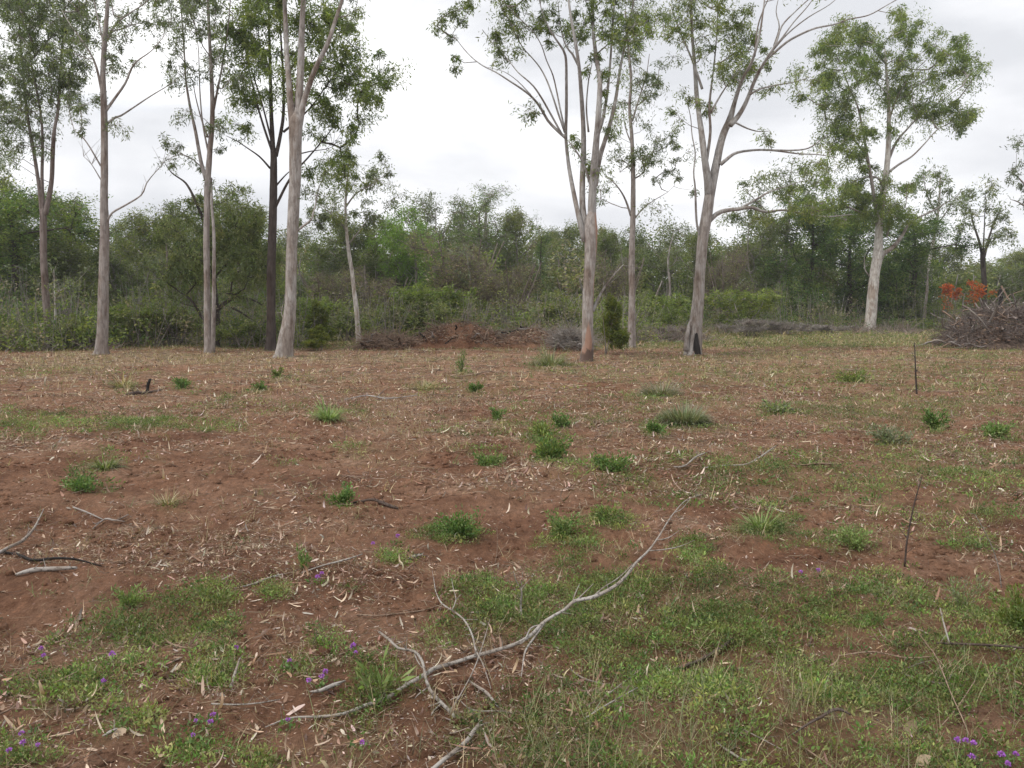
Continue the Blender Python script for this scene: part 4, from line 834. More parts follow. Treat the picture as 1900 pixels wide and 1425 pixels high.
# ------------------------------------------------------------------ heaps
def heap(name, label, px0, px1, pyb, toppx, D, depth, m_soil, nst, lst, cols, pale=0, seed=0, litter=0, tang=1300, solid=.78):
    """a mound with its own solid body, branches lying over it and a tangle of twigs"""
    a = P(px0, pyb, D); c_ = P(px1, pyb, D); b = (a + c_) / 2; b[2] = 0; root = empty(name, b, label, 'heap')
    nx, ny = 90, 30; u = np.linspace(-1, 1, nx); v = np.linspace(-1, 1, ny); U, Vv = np.meshgrid(u, v)
    half = (c_[0] - a[0]) / 2; xs = b[0] + U * half; ys = b[1] + depth * Vv
    pxx = np.linspace(px0, px1, nx); hts = np.array([P(q, np.interp(q, *zip(*toppx)), D)[2] for q in pxx])
    hh = np.clip(hts[None], .02, None) * np.clip(1 - Vv ** 2, 0, 1) ** .8 * np.clip((1 - np.abs(U) ** 6), 0, 1)
    zz = hh * solid * (.85 + .6 * (vnoise(xs, ys, .5, seed) - .2)) + .12 * (vnoise(xs, ys, .16, seed + 1) - .5) * (hh > .05) - .08 * (hh < .03)
    idx = np.arange(ny - 1)[:, None] * nx + np.arange(nx - 1)[None]
    mesh_np('mound', np.stack([xs, ys, zz], -1).reshape(-1, 3), np.stack([idx, idx + 1, idx + nx + 1, idx + nx], -1).reshape(-1, 4), m_soil, None, root, True, b)
    def surf(n):
        uu = rng.uniform(-.95, .95, n); vv_ = rng.uniform(-.9, .5, n); h = np.interp(uu, u, hts) * np.clip(1 - vv_ ** 2, 0, 1) ** .8
        return np.stack([b[0] + uu * half, b[1] + depth * vv_, h], -1)
    for i in range(nst):
        s = surf(1)[0]; l_ = rng.uniform(.5, 1) * lst; az = rng.uniform(-1.6, 1.6); r0 = rng.uniform(.018, .06) * (1.2 if i < 6 else .7)
        k = 6; t_ = np.linspace(-.5, .5, k); pts = s + np.stack([np.cos(az) * t_ * l_, np.sin(az) * t_ * l_, t_ * l_ * rng.normal() * .45 + .02 + rng.random() * .12], -1) + rng.normal(size=(k, 3)) * .035 * l_
        pts[:, 2] = np.maximum(pts[:, 2], .03)
        mb = MB(); mb.tube(pts, np.linspace(r0, r0 * .35, k), 7, .15, .12, i)
        j = rng.integers(2, k, 3); mb.prisms(pts[j], pts[j] + rng.normal(size=(3, 3)) * .25 * l_ * np.array([1, .6, .5]), r0 * .35, .005)
        mb.build('branch', cols[rng.integers(0, len(cols))], root, b)
    n = tang; A = surf(n); A[:, 2] += rng.uniform(0, .12, n); Bv = A + rng.normal(size=(n, 3)) * np.array([.32, .3, .2]); Bv[:, 2] = np.maximum(Bv[:, 2], .02)
    mb = MB(); mb.prisms(A, Bv, .010, .004); mb.build('twig_tangle', cols[0], root, b)
    n = 1500 + litter; A = surf(n); A[:, 2] *= 1.0; A[:, 2] += .03
    V, Fq = diamonds(A, rng.normal(size=(n, 3)) * np.array([1, 1, .3]), .10 * rng.uniform(.5, 1.6, n), .04, .1)
    mesh_np('dead_leaves', V, Fq, M_DRY, pick([(.20,.11,.07),(.30,.19,.13),(.13,.07,.05),(.38,.28,.2)], n, .2), root, False, b)
    return root
M_MULCH, t = mat('brush_mulch'); vv = mapping(t, (1, 1, 1)); c = ramp(t, noise(t, vv, 9, 5, .7), [(.35, (.05, .035, .028)), (.5, (.12, .085, .065)), (.65, (.22, .16, .125))]); finish(t, c, .95, noise(t, vv, 18, 6, .8), .08, .1)
heap('debris_mound', 'long low mound of red soil and broken branches in front of the middle wood', 745, 1042, 640, [(745,640),(775,626),(800,612),(840,602),(880,603),(905,614),(930,628),(955,619),(985,611),(1010,618),(1042,637)], 31.5, 1.3, gm, 46, .6, [M_BROWNSTICK, M_BROWNSTICK, M_BLACK, M_GREY], seed=70, litter=2500, tang=600, solid=.85)
heap('log_pile', 'small pile of old logs and branches left of the debris mound', 672, 752, 645, [(672,640),(700,632),(752,632)], 30.5, .6, gm, 14, 1.0, [M_BROWNSTICK, M_GREY, M_BLACK], seed=72)
heap('brush_heap', 'large heap of grey dead branches at the right edge of the clearing', 1738, 2060, 650, [(1738,648),(1765,622),(1795,594),(1840,576),(1880,586),(1930,570),(2060,630)], 31, 1.9, M_MULCH, 95, 1.7, [M_BROWN, M_GREY, M_STICK, M_BROWNSTICK, M_GREY], seed=74, litter=2500, tang=4200, solid=.6)
heap('twig_pile', 'small pile of pale dead sticks between mound and centre gum', 1030, 1085, 640, [(1030,636),(1060,622),(1085,634)], 29.5, .5, gm, 10, .9, [M_STICK, M_GREY], seed=76)

# ------------------------------------------------------------------ fallen sticks, each where it lies: (x, y, width in photo pixels, lift in metres)
def stick(name, label, pts, m_, twigs=(), cat='stick', part='twig', sides=8):
    up_ = cat in ('stalk', 'sapling', 'stump') or 'leaning stem' in label; D0 = G(pts[0][0], pts[0][1])[1]
    lf = .65 if 'bleached' in label or 'wavy' in label else 1
    def conv(l):
        q = np.array([P(p_[0], p_[1], D0 + .02 * math.sin(p_[1])) if up_ else G(p_[0], p_[1], p_[3] * lf if len(p_) > 3 else .008) for p_ in l]); w = np.interp(np.arange(len(l)), [i for i, p_ in enumerate(l) if len(p_) > 2 and p_[2]], [p_[2] for p_ in l if len(p_) > 2 and p_[2]])
        r = w * q[:, 1] / F / 2 * (.66 if cat == 'branch' else .74); q[:, 2] += r * .6; return q, r
    q, r = conv(pts); b = q[0].copy(); step = max(.02, min(.06, q[0, 1] * .01))
    mb = MB(); mb.tube(q, r, sides, step, .34, pts[0][0])
    rq, rrad = resample(q, r, .05); kk = max(3, int(len(rq) * .6)); ix = rng.integers(1, len(rq), kk) if len(rq) > 2 else []
    if len(ix): mb.prisms(rq[ix], rq[ix] + unit(rng.normal(size=(len(ix), 3)) + np.array([0, 0, .3])) * rng.uniform(.01, .10, (len(ix), 1)) ** 1.2 * (1 + q[0, 1] * .05), np.minimum(rrad[ix] * .35, .003 * q[0, 1] / 3), .0008 * q[0, 1] / 3)
    if not twigs:
        o = mb.build(name, m_, None, b); o.location = tuple(b); return tag(o, label, cat)
    root = empty(name, b, label, cat); mb.build('main_stem', m_, root, b)
    for t_ in twigs:
        q, r = conv(t_); mb = MB(); mb.tube(q, r, 6, step, .12, t_[0][0]); mb.build(part, m_, root, b)
    return root
stick('fallen_branch', 'long bleached dead branch rising diagonally across the foreground', [(492,1350,3,.01),(540,1333,6,.015),(600,1330,9,.015),(640,1326,10,.015),(677,1312,11,.02),(717,1298,11,.03),(750,1276,11,.03),(784,1257,11,.03),(806,1243,11,.03),(846,1231,10,.03),(879,1220,10,.03),(920,1209,9.5,.05),(957,1196,9,.07),(986,1180,9,.10),(1008,1158,9,.13),(1030,1143,8,.16),(1049,1132,8,.18),(1067,1117,9.5,.21),(1100,1110,10,.24),(1137,1091,8.5,.28),(1159,1073,7.5,.31),(1181,1044,6.5,.36),(1203,1021,6,.40),(1222,996,5,.44),(1237,970,4,.48),(1251,951,3.5,.51),(1273,929,3,.55),(1303,916,2,.58)], M_STICK,
 [[(1067,1117,5,.21),(1085,1100,4,.25),(1101,1083,1.5,.28)],[(1062,1119,4,.2),(1068,1100,3,.24),(1077,1081,1.2,.27)],[(1203,1021,4,.40),(1229,1016,3,.41),(1260,1010,2.5,.42),(1289,1001,1.2,.44)],[(1218,1003,3.5,.43),(1240,996,3,.45),(1260,984,1.2,.47)],[(1251,951,3,.51),(1266,940,2.5,.53),(1281,925,1.2,.56)],
  [(1012,1154,7,.13),(990,1186,7,.08),(975,1209,6,.06),(970,1235,5,.03),(967,1258,2.5,.01)],[(1004,1160,5,.13),(985,1166,5,.13),(972,1190,4,.1),(960,1196,4,.07)],[(1095,1112,4,.24),(1118,1092,4,.28),(1150,1070,3.5,.31),(1175,1046,2,.35)]], cat='branch')
stick('fallen_branch', 'crooked grey dead branch leaning over the thick end of the long bleached branch', [(704,1174,7,.16),(725,1191,8,.15),(739,1204,8,.14),(769,1211,9,.13),(784,1231,9,.11),(789,1257,9,.09),(798,1283,10,.06),(817,1305,11,.03),(838,1326,13,.01),(848,1340,7,0)], M_STICK,
 [[(769,1213,5,.12),(775,1228,4,.10),(784,1240,3,.09)],[(792,1278,5,.06),(776,1289,4,.04),(770,1296,2,.02)],[(820,1306,6,.03),(806,1318,5,.01),(800,1328,2,0)],[(834,1322,6,.02),(846,1302,4,.05),(852,1290,1.5,.07)]], cat='branch')
stick('fallen_branch', 'thin wavy grey twig branch crossing the middle of the long bleached branch', [(802,1058,2,.16),(806,1080,3,.15),(809,1099,3.5,.14),(820,1121,4.5,.13),(839,1132,5,.12),(861,1150,5.5,.11),(876,1176,5.5,.10),(883,1206,5.5,.08),(894,1228,4.5,.05),(903,1252,4,.03),(911,1277,2,.01)], M_STICK,
 [[(839,1131,3.5,.12),(846,1112,3,.15),(841,1092,2.5,.18),(838,1075,1.2,.21)],[(846,1112,2.5,.15),(856,1104,1.2,.17)]], cat='branch')
stick('stick', 'thin straight pale stick slanting up across the long bleached branch', [(846,1305,3.5,.01),(876,1250,3.5,.06),(894,1202,3,.10),(909,1154,1.5,.14)], M_STICK)
stick('dry_weed_stalk', 'upright forked grey dry stalk above the middle of the long branch', [(968,1148,4.5,0),(966,1125,4.5,.05),(968,1105,4,.09),(967,1092,3,.12)], M_STICK, [[(967,1094,2.5,.12),(958,1078,2,.15),(953,1060,1,.19)],[(967,1093,2.5,.12),(976,1083,2,.14),(984,1074,1,.16)],[(967,1094,2,.12),(970,1060,1,.19)]], cat='stalk')
stick('dry_weed_stalk', 'fine dark upright twig standing on bare soil above the long branch', [(918,1050,3,0),(922,1025,2.2,.05),(923,1000,1.6,.11),(922,975,1,.17)], M_BROWNSTICK, [[(920,1035,1.6,.03),(932,1018,1.4,.07),(946,1008,.8,.09)],[(923,995,1.4,.12),(932,985,1,.14)]], cat='stalk')
stick('fallen_branch', 'brown and pale stick running out of the bottom edge below the long branch', [(790,1440,11,.01),(820,1412,10,.02),(846,1394,10,.02),(866,1376,10,.02),(880,1358,11,.02),(894,1338,6,.02)], M_STICK, [[(880,1356,6,.02),(896,1345,5,.02),(912,1340,2,.01)]], cat='stick')
stick('stick', 'thin pale straight stick on the grass right of the long branch', [(1085,1334,4,.01),(1130,1306,3.5,.03),(1183,1275,2.5,.05)], M_STICK)
stick('stick', 'short pale twig above the thin straight stick on the grass', [(1122,1291,3,.01),(1145,1273,3,.03),(1168,1256,1.6,.04)], M_STICK)
stick('stick', 'pale twig lying under the middle of the long bleached branch, right of its drooping fork', [(1058,1241,3,.02),(1070,1252,4,.02),(1090,1262,4,.02),(1132,1273,2,.02)], M_STICK)
stick('stick', 'long thin brown stick on bare soil left of the wavy twig branch', [(662,1142,4,.01),(700,1142,4,.01),(750,1138,4,.01),(785,1133,3.5,.01),(817,1123,2,.02)], M_BROWNSTICK)
stick('stick', 'pale curved stick lying beside the foot of the crooked grey branch', [(854,1300,3,.01),(868,1312,3.5,.01),(890,1320,4,.01),(920,1320,4,.01),(957,1324,2,.01)], M_STICK)
stick('bark_strip', 'flat strip of pale bark lying right of the crooked grey branch', [(872,1266,6,.02),(890,1278,9,.02),(905,1290,10,.02),(924,1312,6,.01)], M_STICK, cat='bark')
stick('dead_root', 'curved dark root lying on bare soil left of the bright leafy weed', [(655,934,4,.01),(675,930,5,.02),(692,928,6,.03),(710,935,7,.02),(726,941,7,.01),(738,947,4,.01)], M_DARKSTICK, cat='root')
stick('stick', 'pale curved stick sticking up at the left edge of the picture', [(-14,1032,8,.01),(0,1026,8,.02),(20,1015,8,.04),(40,1004,8,.06),(61,983,6,.10),(73,963,4,.13),(81,946,2,.16)], M_STICK)
stick('stick', 'long black stick lying on bare soil at the left edge', [(-20,1024,8,.01),(30,1029,7,.01),(61,1041,8,.02),(101,1037,7,.02),(141,1042,6,.02),(189,1049,3,.01)], M_BLACK)
stick('stick', 'short thick pale stick below the black stick at the left', [(29,1070,6,.01),(60,1066,10,.01),(100,1062,10,.01),(143,1055,7,.01)], M_STICK)
stick('stick', 'upper one of the two grey twigs on bare soil at the left', [(136,942,4,.01),(160,950,4,.02),(190,961,2.5,.01)], M_GREY)
stick('stick', 'lower forked one of the two grey twigs on bare soil at the left', [(172,980,3,.01),(195,972,5,.02),(215,960,5,.03),(238,955,2.5,.02)], M_GREY, [[(215,960,3,.03),(232,964,1.6,.03)],[(190,974,3,.02),(175,965,1.6,.03)]])
stick('stick', 'thin brownish stick lying flat in the green patch at the lower right', [(1556,1214,4,.02),(1620,1210,4,.03),(1680,1207,4,.04),(1735,1203,2.5,.04)], M_BROWNSTICK)
stick('stick', 'long dark stick running to the right edge above the long straw stem', [(1738,1190,4,.03),(1790,1194,5,.04),(1850,1198,5,.04),(1925,1205,4,.03)], M_DARKSTICK, [[(1785,1194,3,.04),(1785,1180,1.4,.07)],[(1830,1197,3,.04),(1852,1212,2,.03),(1858,1235,1.2,.02)]])
stick('stick', 'pale upright twig joining the dark stick near the right edge', [(1762,1189,4,.03),(1752,1160,4,.08),(1744,1128,2,.14)], M_STICK)
stick('straw_stem', 'long thin straw coloured stem slanting down through the green at the right', [(1704,1160,2.5,.12),(1722,1190,3,.10),(1738,1221,3.5,.09),(1765,1288,3.8,.06),(1785,1332,3.8,.04),(1801,1370,3,.01)], M_BROWNSTICK, cat='stem')
stick('stick', 'thin tan stick crossing behind the lower half of the long straw stem', [(1745,1352,2.5,.02),(1775,1315,3,.04),(1809,1264,3,.06)], M_BROWNSTICK)
stick('stick', 'upper grey twig of the bent pair left of the long straw stem', [(1679,1244,3,.02),(1700,1233,3,.03),(1732,1223,2,.04)], M_GREY)
stick('stick', 'lower grey twig of the bent pair left of the long straw stem', [(1679,1254,3,.02),(1715,1262,3,.02),(1754,1271,2,.03)], M_GREY)
stick('stick', 'short dark log piece with a pale cut end in the lower right green', [(1258,1243,9,.01),(1290,1229,9,.01),(1304,1221,9,.01),(1340,1197,10,.02),(1358,1187,9,.03)], M_DARKSTICK, cat='log')
stick('bark_strip', 'white curled bark strip near the bottom edge, right of centre', [(1329,1374,3,.03),(1343,1388,6,.02),(1361,1399,7,.02),(1380,1405,6,.02),(1398,1404,3,.03)], M_STICK, cat='bark')
stick('stick', 'brown stick running out at the bottom edge right of the curled white bark', [(1462,1368,4,.02),(1500,1392,5,.02),(1550,1428,4,.01)], M_BROWNSTICK)
stick('stick', 'thin pale stick left of the bottom edge brown stick', [(1376,1350,3,.03),(1410,1368,3.5,.03),(1450,1388,2,.02)], M_STICK)
stick('bark_strip', 'dark red curved strip of bark in the grass near the bottom, right of centre', [(1470,1364,4,.02),(1498,1345,5,.03),(1523,1332,6,.04),(1546,1319,8,.05),(1562,1319,7,.05),(1578,1327,3,.04)], M_DARKSTICK, cat='bark')
stick('bare_sapling', 'dark leafless sapling stem standing in the right foreground', [(1679,1052,5,0),(1683,1005,5,.07),(1690,965,4.5,.14),(1698,929,4,.20),(1711,884,1.8,.28)], M_DARKSTICK, [[(1684,1000,2.5,.08),(1672,985,1.6,.10),(1663,975,1,.12)],[(1697,932,2,.2),(1705,922,1,.21)]], cat='sapling')
stick('bare_sapling', 'thin green leafless sapling stem standing far off at the right', [(1701,733,4,0),(1699,700,4,.25),(1698,670,3.6,.48),(1697,636,2.5,.75)], M_DARK, [[(1699,690,2,.33),(1705,680,1,.40)],[(1698,665,2,.52),(1692,655,1,.6)]], cat='sapling')
stick('straw_stem', 'thin pale leaning stem right of the dark sapling stem', [(1858,1092,3,0),(1854,1060,3,.06),(1846,1030,3,.11),(1830,992,2.5,.18),(1809,954,1.5,.25)], M_STICK, cat='stem')
stick('stick', 'short white twig in the middle right, left of the long pale one', [(1250,867,2,.02),(1270,859,4,.03),(1290,850,4,.04),(1308,841,3,.05)], M_STICK)
stick('stick', 'long pale curved stick lying in the middle right distance', [(1304,865,2.5,.02),(1345,862,3,.02),(1381,862,3.5,.02),(1405,852,4,.04),(1422,840,4,.06),(1440,827,2.5,.1)], M_STICK)
stick('stick', 'dark brown stick lying right of the long pale curved one', [(1466,860,2.5,.02),(1490,864,4,.02),(1509,862,5,.03),(1535,862,5,.03),(1562,863,3,.02)], M_BROWNSTICK)
stick('stump', 'small black upright stump in the grass at the left, far side of the clearing', [(273,728,8,0),(274,718,7,.12),(277,708,7,.26),(280,704,4,.32)], M_BLACK, cat='stump')
stick('stick', 'dark log piece lying beside the small black stump', [(236,728,5,.02),(252,731,9,.03),(268,729,6,.03),(300,724,3,.02)], M_DARKSTICK)
stick('stick', 'short pale stick standing in the lower left green patch', [(428,1276,6,.01),(436,1248,6,.05),(445,1221,4,.10)], M_STICK)
stick('stick', 'tan stick lying on the left green patch above the purple flowers', [(100,1268,3,.03),(120,1259,4,.04),(142,1247,3,.05)], M_BROWNSTICK)
stick('stick', 'long tan stick between the lower left green patches', [(392,1307,5,.02),(440,1308,4,.02),(480,1305,4,.02),(520,1298,2,.02)], M_STICK)
stick('bark_strip', 'curved tan bark strip below the upper left green patch', [(302,1183,3,.02),(318,1195,5,.02),(345,1203,5,.02),(372,1201,2,.02)], M_BROWNSTICK, cat='bark')
stick('bark_strip', 'ragged pale piece of bark left of the crooked grey branch foot', [(574,1285,4,.02),(595,1284,11,.02),(618,1274,13,.02),(640,1264,5,.03)], M_STICK, cat='bark')
stick('stick', 'long thin stick reaching from the left green patch to the flowering weed, lower end', [(436,1092,3,.01),(470,1085,4,.01),(505,1072,4,.01),(540,1062,2,.02)], M_STICK)
stick('stick', 'thin grey stick lying left of the creeping green patch in the centre', [(560,1063,3,.02),(600,1050,4,.02),(640,1040,5,.02),(672,1029,3,.02)], M_STICK)
stick('stick', 'pale chunk of wood at the right end of the centre green patch', [(758,1038,5,.01),(772,1033,9,.01),(784,1030,6,.01)], M_STICK)
stick('stick', 'tan stick at the left edge low down', [(-6,1328,5,.02),(12,1320,5,.02),(29,1311,3,.02)], M_BROWNSTICK)
stick('stick', 'small pale twig near the left edge of the broad lower left patch', [(190,1366,3,.02),(205,1360,9,.02),(218,1352,3,.03)], M_STICK)
stick('fallen_branch', 'dead limb lying in front of the debris mound', [(840,700,2,.02),(875,694,4,.04),(905,690,4,.06),(930,692,2,.04)], M_BROWNSTICK, [[(890,692,2,.05),(905,680,1,.2)]], cat='branch')
stick('fallen_branch', 'dark bent branch lying in litter in the centre distance', [(640,742,3,.02),(680,735,4,.04),(720,740,4,.03),(775,733,2,.03)], M_GREY, [[(700,737,3,.04),(715,722,1.4,.2)]], cat='branch')

# ------------------------------------------------------------------ weeds one can tell apart
def weed(label, px, py, w, h, pal, kind='leafy', n=None, size=None, name='weed'):
    c_ = G(px, py); D = c_[1]; W = w * D / F; Hh = h * D / F / CP; root = empty(name, c_, label, 'plant')
    st = MB(); ns = {'leafy': int(rng.integers(9, 22)), 'grass': 1, 'tussock': 1, 'sprout': 9}[kind]
    if kind in ('leafy', 'sprout'):
        a = rng.random(ns) * 6.283; tip = c_ + np.stack([np.cos(a) * W * .62 * rng.uniform(.3, 1, ns), np.sin(a) * W * .5 * rng.uniform(.2, 1, ns), Hh * rng.uniform(.2, .9, ns)], -1)
        A = np.repeat(c_[None], ns, 0); M_ = (A + tip) / 2 + np.array([0, 0, .12]) * Hh
        st.prisms(A, M_, .0022 * D / 5, .0018 * D / 5); st.prisms(M_, tip, .0018 * D / 5, .001 * D / 5)
        st.build('stems_mesh' if 0 else 'stalk', M_GREENSTEM, root, c_)
        n = n or 420; size = (size or .035) * .72; n = int(n * 1.5); j = rng.integers(0, ns, n); u_ = rng.random(n)[:, None] ** .7
        B0 = (1 - u_) ** 2 * A[j] + 2 * u_ * (1 - u_) * M_[j] + u_ ** 2 * tip[j] + rng.normal(size=(n, 3)) * W * .07
        B0[:, 2] = np.maximum(B0[:, 2], c_[2] + .005); dr = unit(B0 - c_ + 1e-4) + rng.normal(size=(n, 3)) * .6 + np.array([0, 0, .3])
        V, Fq = diamonds(B0, dr, size * rng.uniform(.6, 1.4, n), size * (.5 if kind == 'leafy' else .25) * rng.uniform(.7, 1.2, n), .2)
        mesh_np('foliage', V, Fq, M_HERB, pick(pal, n, .2), root, False, c_)
    else:
        n = n or 420; a = rng.random(n) * 6.283; rr = rng.random(n) ** .5 * (.40 if kind == 'tussock' else .3)
        B0 = c_ + np.stack([np.cos(a) * W * rr, np.sin(a) * W * rr, 0 * a - .01], -1); lean = rng.uniform(.1, 1.7, n)
        V, Fq = strips(B0, np.stack([np.cos(a) * lean, np.sin(a) * lean, np.ones(n)], -1), np.stack([np.cos(a), np.sin(a), -.3 + 0 * a], -1), Hh * 1.15 * rng.uniform(.25, 1.15, n) * (.45 + 1.0 * vnoise(B0[:, 0], B0[:, 1], W * .22 + .02, 91)), (size or .006) * rng.uniform(.7, 1.4, n), rng.uniform(.2, 1.3, n), [1, .9, .6, .1])
        mesh_np('blades', V, Fq, M_HERB, np.repeat(pick(pal, n, .2), 3, 0), root, False, c_)
    return root
M_GREENSTEM, t = mat('green_stem'); c = ramp(t, noise(t, mapping(t, (1, 1, 1)), 30), [(.4, (.12, .14, .05)), (.6, (.2, .19, .09))]); finish(t, c, .7)
VIV = [(.11,.20,.05),(.14,.235,.065),(.085,.155,.045),(.16,.21,.07)]; PALEG = [(.20,.27,.09),(.25,.31,.12),(.16,.23,.07)]; GREYG = [(.19,.22,.13),(.24,.26,.17),(.15,.18,.10),(.28,.25,.17)]; FADE = [(.22,.21,.14),(.28,.25,.18),(.17,.18,.10)]
weed('bright green leafy weed standing alone on bare soil in the centre foreground', 852, 992, 100, 52, VIV, n=800, size=.036)
weed('pale yellow green weed with a purple flower right of the bright leafy weed', 1042, 1000, 66, 60, PALEG + VIV, n=520, size=.03)
weed('small feathery green weed behind the tip half of the long branch', 1128, 970, 56, 38, PALEG + GUMGREEN, n=380, size=.03)
weed('upright yellow green tuft on bare soil right of the long branch tip', 1412, 985, 46, 46, PALEG, 'grass', 420, .007)
weed('vivid green weed beside the curved dark root', 630, 936, 54, 40, VIV, n=420, size=.036)
weed('largest rounded green weed in the middle distance', 1018, 854, 82, 46, GUMGREEN + VIV, n=800, size=.055)
weed('darker green weed right behind the largest rounded one', 1005, 815, 60, 32, GUMGREEN, n=420, size=.055)
weed('spreading bright weed right of the largest rounded one', 1133, 874, 76, 34, VIV, n=560, size=.05)
weed('small green weed left of centre in the middle distance', 924, 779, 28, 22, VIV, n=240, size=.055)
weed('green weed above and right of the largest rounded one', 1042, 796, 36, 28, VIV, n=300, size=.055)
weed('low green weed left of the big grey green tussock', 1212, 806, 36, 22, VIV, n=300, size=.055)
weed('big domed grey green tussock in the middle distance, right of centre', 1270, 789, 96, 32, GREYG, 'tussock', 2600, .009, 'tussock')
weed('faded brownish tussock behind the domed grey green one', 1228, 733, 74, 32, FADE, 'tussock', 900, .010, 'tussock')
weed('vivid green round weed at the right, below the thin green sapling stem', 1733, 798, 50, 36, VIV, n=460, size=.06)
weed('dark green weed left of the thin green sapling stem', 1580, 713, 60, 28, GUMGREEN, n=420, size=.08)
weed('grey green weed with twiggy top right of centre', 1655, 822, 70, 34, GREYG, n=460, size=.06)
weed('small green weed near the small black stump', 338, 721, 34, 22, VIV, n=260, size=.07)
weed('tiny green weed at the left between the stump and the leaning gum', 482, 723, 24, 15, VIV, n=160, size=.07)
weed('small upright weed in front of the leaning gum', 516, 701, 18, 22, GUMGREEN, n=160, size=.07)
weed('tiny vivid weed in front of the debris mound', 882, 727, 22, 18, VIV, n=160, size=.07)
weed('tall thin green sprout in front of the debris mound', 856, 692, 20, 46, VIV, 'sprout', 140, .09)
weed('olive bush of fine stems between the mound and the centre gum', 1022, 678, 56, 38, OLIVE + FADE, 'tussock', 420, .014, 'tussock')
weed('pale green grass tuft left of centre in the middle distance', 610, 778, 46, 34, PALEG, 'grass', 380, .010)
weed('yellowish grass tuft at the left above the small green patch', 195, 868, 62, 28, PALEG + FADE, 'grass', 420, .008)
weed('low green weed at the left of the largest rounded weed', 905, 857, 58, 28, VIV + PALEG, n=420, size=.045)
weed('green weed at the left on bare soil, in the small green patch', 150, 912, 66, 28, VIV, n=420, size=.04)
weed('spiky green sprout above the left end of the centre green patch', 562, 1058, 30, 46, VIV + PALEG, 'sprout', 150, .035)
weed('pale yellow green sprout above the lower left green patch', 240, 1128, 52, 52, PALEG, 'sprout', 260, .04)
weed('broad leaved pale green plant left of the crooked grey branch', 705, 1290, 90, 68, PALEG, 'sprout', 34, .09)
weed('pale flowering weed right of the dark sapling stem', 1785, 1130, 80, 76, PALEG + GREYG, 'sprout', 420, .03)
weed('yellow green feathery bush at the right edge of the picture', 1888, 1165, 100, 100, PALEG + YEL, 'sprout', 1500, .032, 'weed')
weed('pale green weed among bark litter, right foreground', 1585, 1015, 80, 42, PALEG, n=480, size=.028)
weed('dry straw tuft on bare soil left of centre', 310, 935, 40, 30, STRAWPAL, 'grass', 160, .005)
weed('straw tuft of dead grass stalks in the centre distance', 785, 720, 44, 36, STRAWPAL, 'grass', 220, .012)
weed('pale straw tuft at the left far side of the clearing', 228, 718, 34, 36, STRAWPAL, 'grass', 220, .013)
weed('low green weed at the far right in the middle distance', 1845, 812, 60, 26, VIV + PALEG, n=360, size=.06)
weed('grey green weed left of the tall thin sapling stem, far side', 1440, 768, 60, 22, GREYG + PALEG, n=300, size=.07)

# verbena: purple heads on thin stalks
def verbena(label, px, py, heads):
    c_ = G(px, py); root = empty('purple_flower', c_, label, 'flower', 'purple flowers in the foreground'); D = c_[1]
    for (hx, hy, s_) in heads:
        lift = .05 + .02 * rng.random(); p_ = G(hx, hy, lift); a_ = p_.copy(); a_[:2] = a_[:2] * .5 + c_[:2] * .5; a_[2] = gz(a_[0], a_[1])
        mb = MB(); mb.tube(np.array([a_, (a_ + p_) / 2 + np.array([0, 0, .008]), p_]), [.0014, .0012, .001], 6); mb.build('stalk', M_GREENSTEM, root, c_)
        n = 42; q = unit(rng.normal(size=(n, 3)) * np.array([1, 1, .6]) + np.array([0, 0, .5])); R_ = .0085 * s_ * D / 4
        V, Fq = diamonds(p_ + q * R_ * .4, q, R_ * rng.uniform(.8, 1.3, n), R_ * .75, .1)
        mesh_np('flower_head', V, Fq, M_PETAL, pick([(.42,.15,.62),(.52,.22,.70),(.34,.11,.52)], n, .12), root, False, c_)
    n = 30; B0 = c_ + rng.normal(size=(n, 3)) * np.array([.03, .03, 0]) + np.stack([0 * np.ones(n), 0 * np.ones(n), rng.random(n) * .03], -1)
    V, Fq = diamonds(B0, rng.normal(size=(n, 3)) + np.array([0, 0, .6]), .024 * rng.uniform(.6, 1.4, n), .010, .2); mesh_np('foliage', V, Fq, M_HERB, pick(VIV, n, .2), root, False, c_)
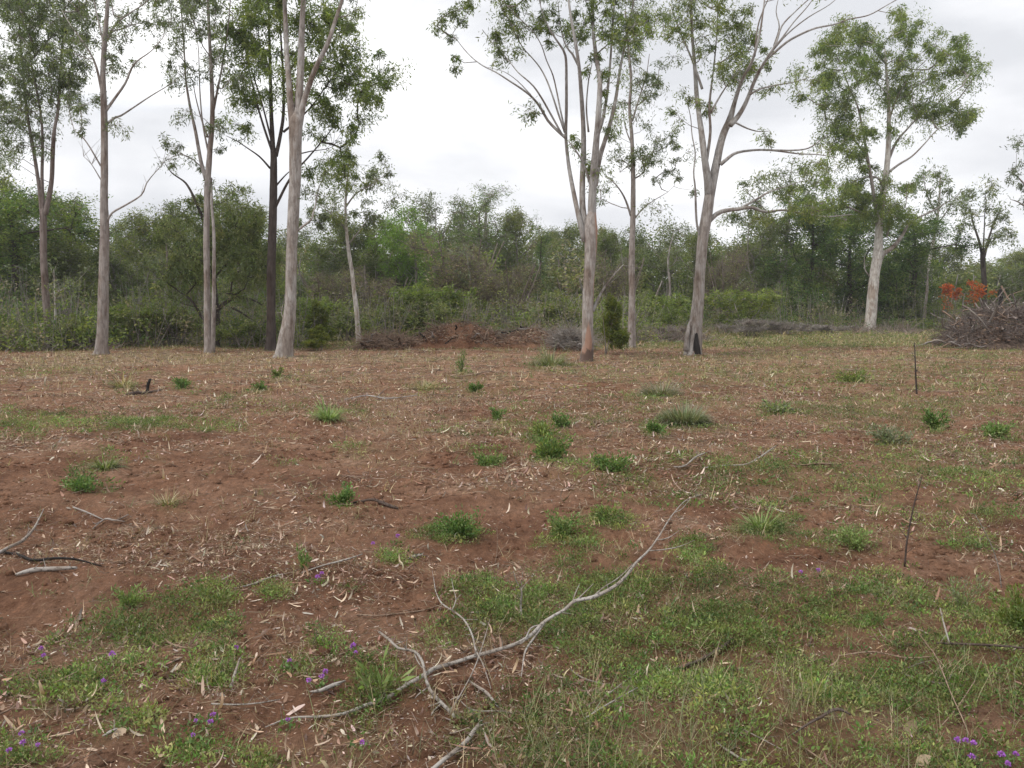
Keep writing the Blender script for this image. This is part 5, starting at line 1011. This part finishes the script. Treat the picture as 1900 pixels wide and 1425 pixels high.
for a in [
 ('cluster of purple flowers in the bottom left corner', 45, 1410, [(40,1360,1.3),(43,1378,1.4),(70,1382,1),(17,1392,1.2)]),
 ('purple flower at the left edge of the left green patch', 80, 1230, [(76,1203,1),(81,1216,1)]),
 ('single purple flower above the tan stick at the left', 206, 1235, [(208,1214,1.4)]),
 ('small pale purple flower inside the left green patch', 192, 1280, [(192,1263,1.1)]),
 ('double purple flower low in the left foreground, the brightest one', 394, 1352, [(395,1326,1.3),(391,1338,1.3)]),
 ('small purple flower just left of the brightest double one', 362, 1352, [(363,1337,.9)]),
 ('small purple flower below the brightest double one', 358, 1382, [(358,1364,1)]),
 ('purple flower at the upper right of the lower left green patch', 440, 1216, [(438,1199,1)]),
 ('purple flower left of the ragged pale bark', 538, 1244, [(537,1226,1)]),
 ('group of three purple flowers above the ragged pale bark', 596, 1275, [(604,1246,1.2),(597,1254,1.2),(573,1262,1.1)]),
 ('purple flower above the broad leaved pale green plant', 656, 1215, [(655,1197,1.2),(660,1210,.8)]),
 ('purple flower below the thick end of the long branch', 672, 1392, [(672,1377,1.2)]),
 ('small purple flower touching the left end of the long branch', 534, 1350, [(534,1335,1)]),
 ('purple flower on the pale weed right of the bright leafy weed', 1040, 1000, [(1037,983,1.2)]),
 ('faint purple flowers above the centre green patch', 735, 1012, [(738,994,.9),(692,1008,.8)]),
 ('purple flowers beside the spiky green sprout', 592, 1085, [(590,1070,1.1),(597,1064,.9)]),
 ('row of purple flowers near the bottom right corner', 1792, 1392, [(1776,1373,1.4),(1791,1375,1.5),(1806,1379,1.4),(1803,1404,1.5)]),
 ('purple flowers at the very bottom right corner', 1868, 1415, [(1858,1399,1.5),(1884,1400,1.4),(1870,1418,1.3)]),
 ('faint purple flower below the dark sapling stem', 1490, 1075, [(1486,1060,.9),(1518,1058,.9)])]: verbena(*a)
# two big pale leaves
for label, px, py, dr, l_ in (('large pale heart shaped dead leaf standing in the grass, lower right', 1688, 1362, (.1, .1, 1), .075), ('pale oval dead leaf near the bottom edge, lower right', 1700, 1418, (.8, .1, .5), .06), ('large pale dead leaf beside the twig at the lower left', 208, 1368, (.9, .4, .4), .06)):
    c_ = G(px, py, .005); V, Fq = strips(np.array([c_]), np.array([dr]), np.array([[0, -1., .3]]), l_, l_ * .62, .5, [.2, .85, 1, .8, .1])
    th = np.array([0, .0012, 0]); V2 = np.vstack([V, V + th]); k = len(V); o = mesh_np('dead_leaf', V2, np.vstack([Fq, Fq[:, ::-1] + k]), M_DRY, np.tile([[.60, .47, .34]], (len(Fq) * 2, 1)), None, True, c_)
    o.location = tuple(c_); tag(o, label, 'leaf')

# ------------------------------------------------------------------ the air: a little haze over the whole place
hz = MB(); x0, x1, y0, y1, z0, z1 = -1700, 1700, -420, 1260, -1.4, 26
hz.add([(x0,y0,z0),(x1,y0,z0),(x1,y1,z0),(x0,y1,z0),(x0,y0,z1),(x1,y0,z1),(x1,y1,z1),(x0,y1,z1)], [(0,3,2,1),(4,5,6,7),(0,1,5,4),(1,2,6,5),(2,3,7,6),(3,0,4,7)])
hm, t = mat('haze'); pv = t.nodes.new('ShaderNodeVolumePrincipled'); pv.inputs['Color'].default_value = (.93, .95, 1, 1); pv.inputs['Density'].default_value = .0006; pv.inputs['Anisotropy'].default_value = .2
ho = t.nodes.new('ShaderNodeOutputMaterial'); t.links.new(pv.outputs[0], ho.inputs['Volume'])
o = hz.build('haze', hm, smooth=False); tag(o, 'thin pale haze softening the far wood', 'haze', kind='stuff')
print('LEAVES', LC[0], 'FACES', sum(len(m_.polygons) for m_ in bpy.data.meshes))
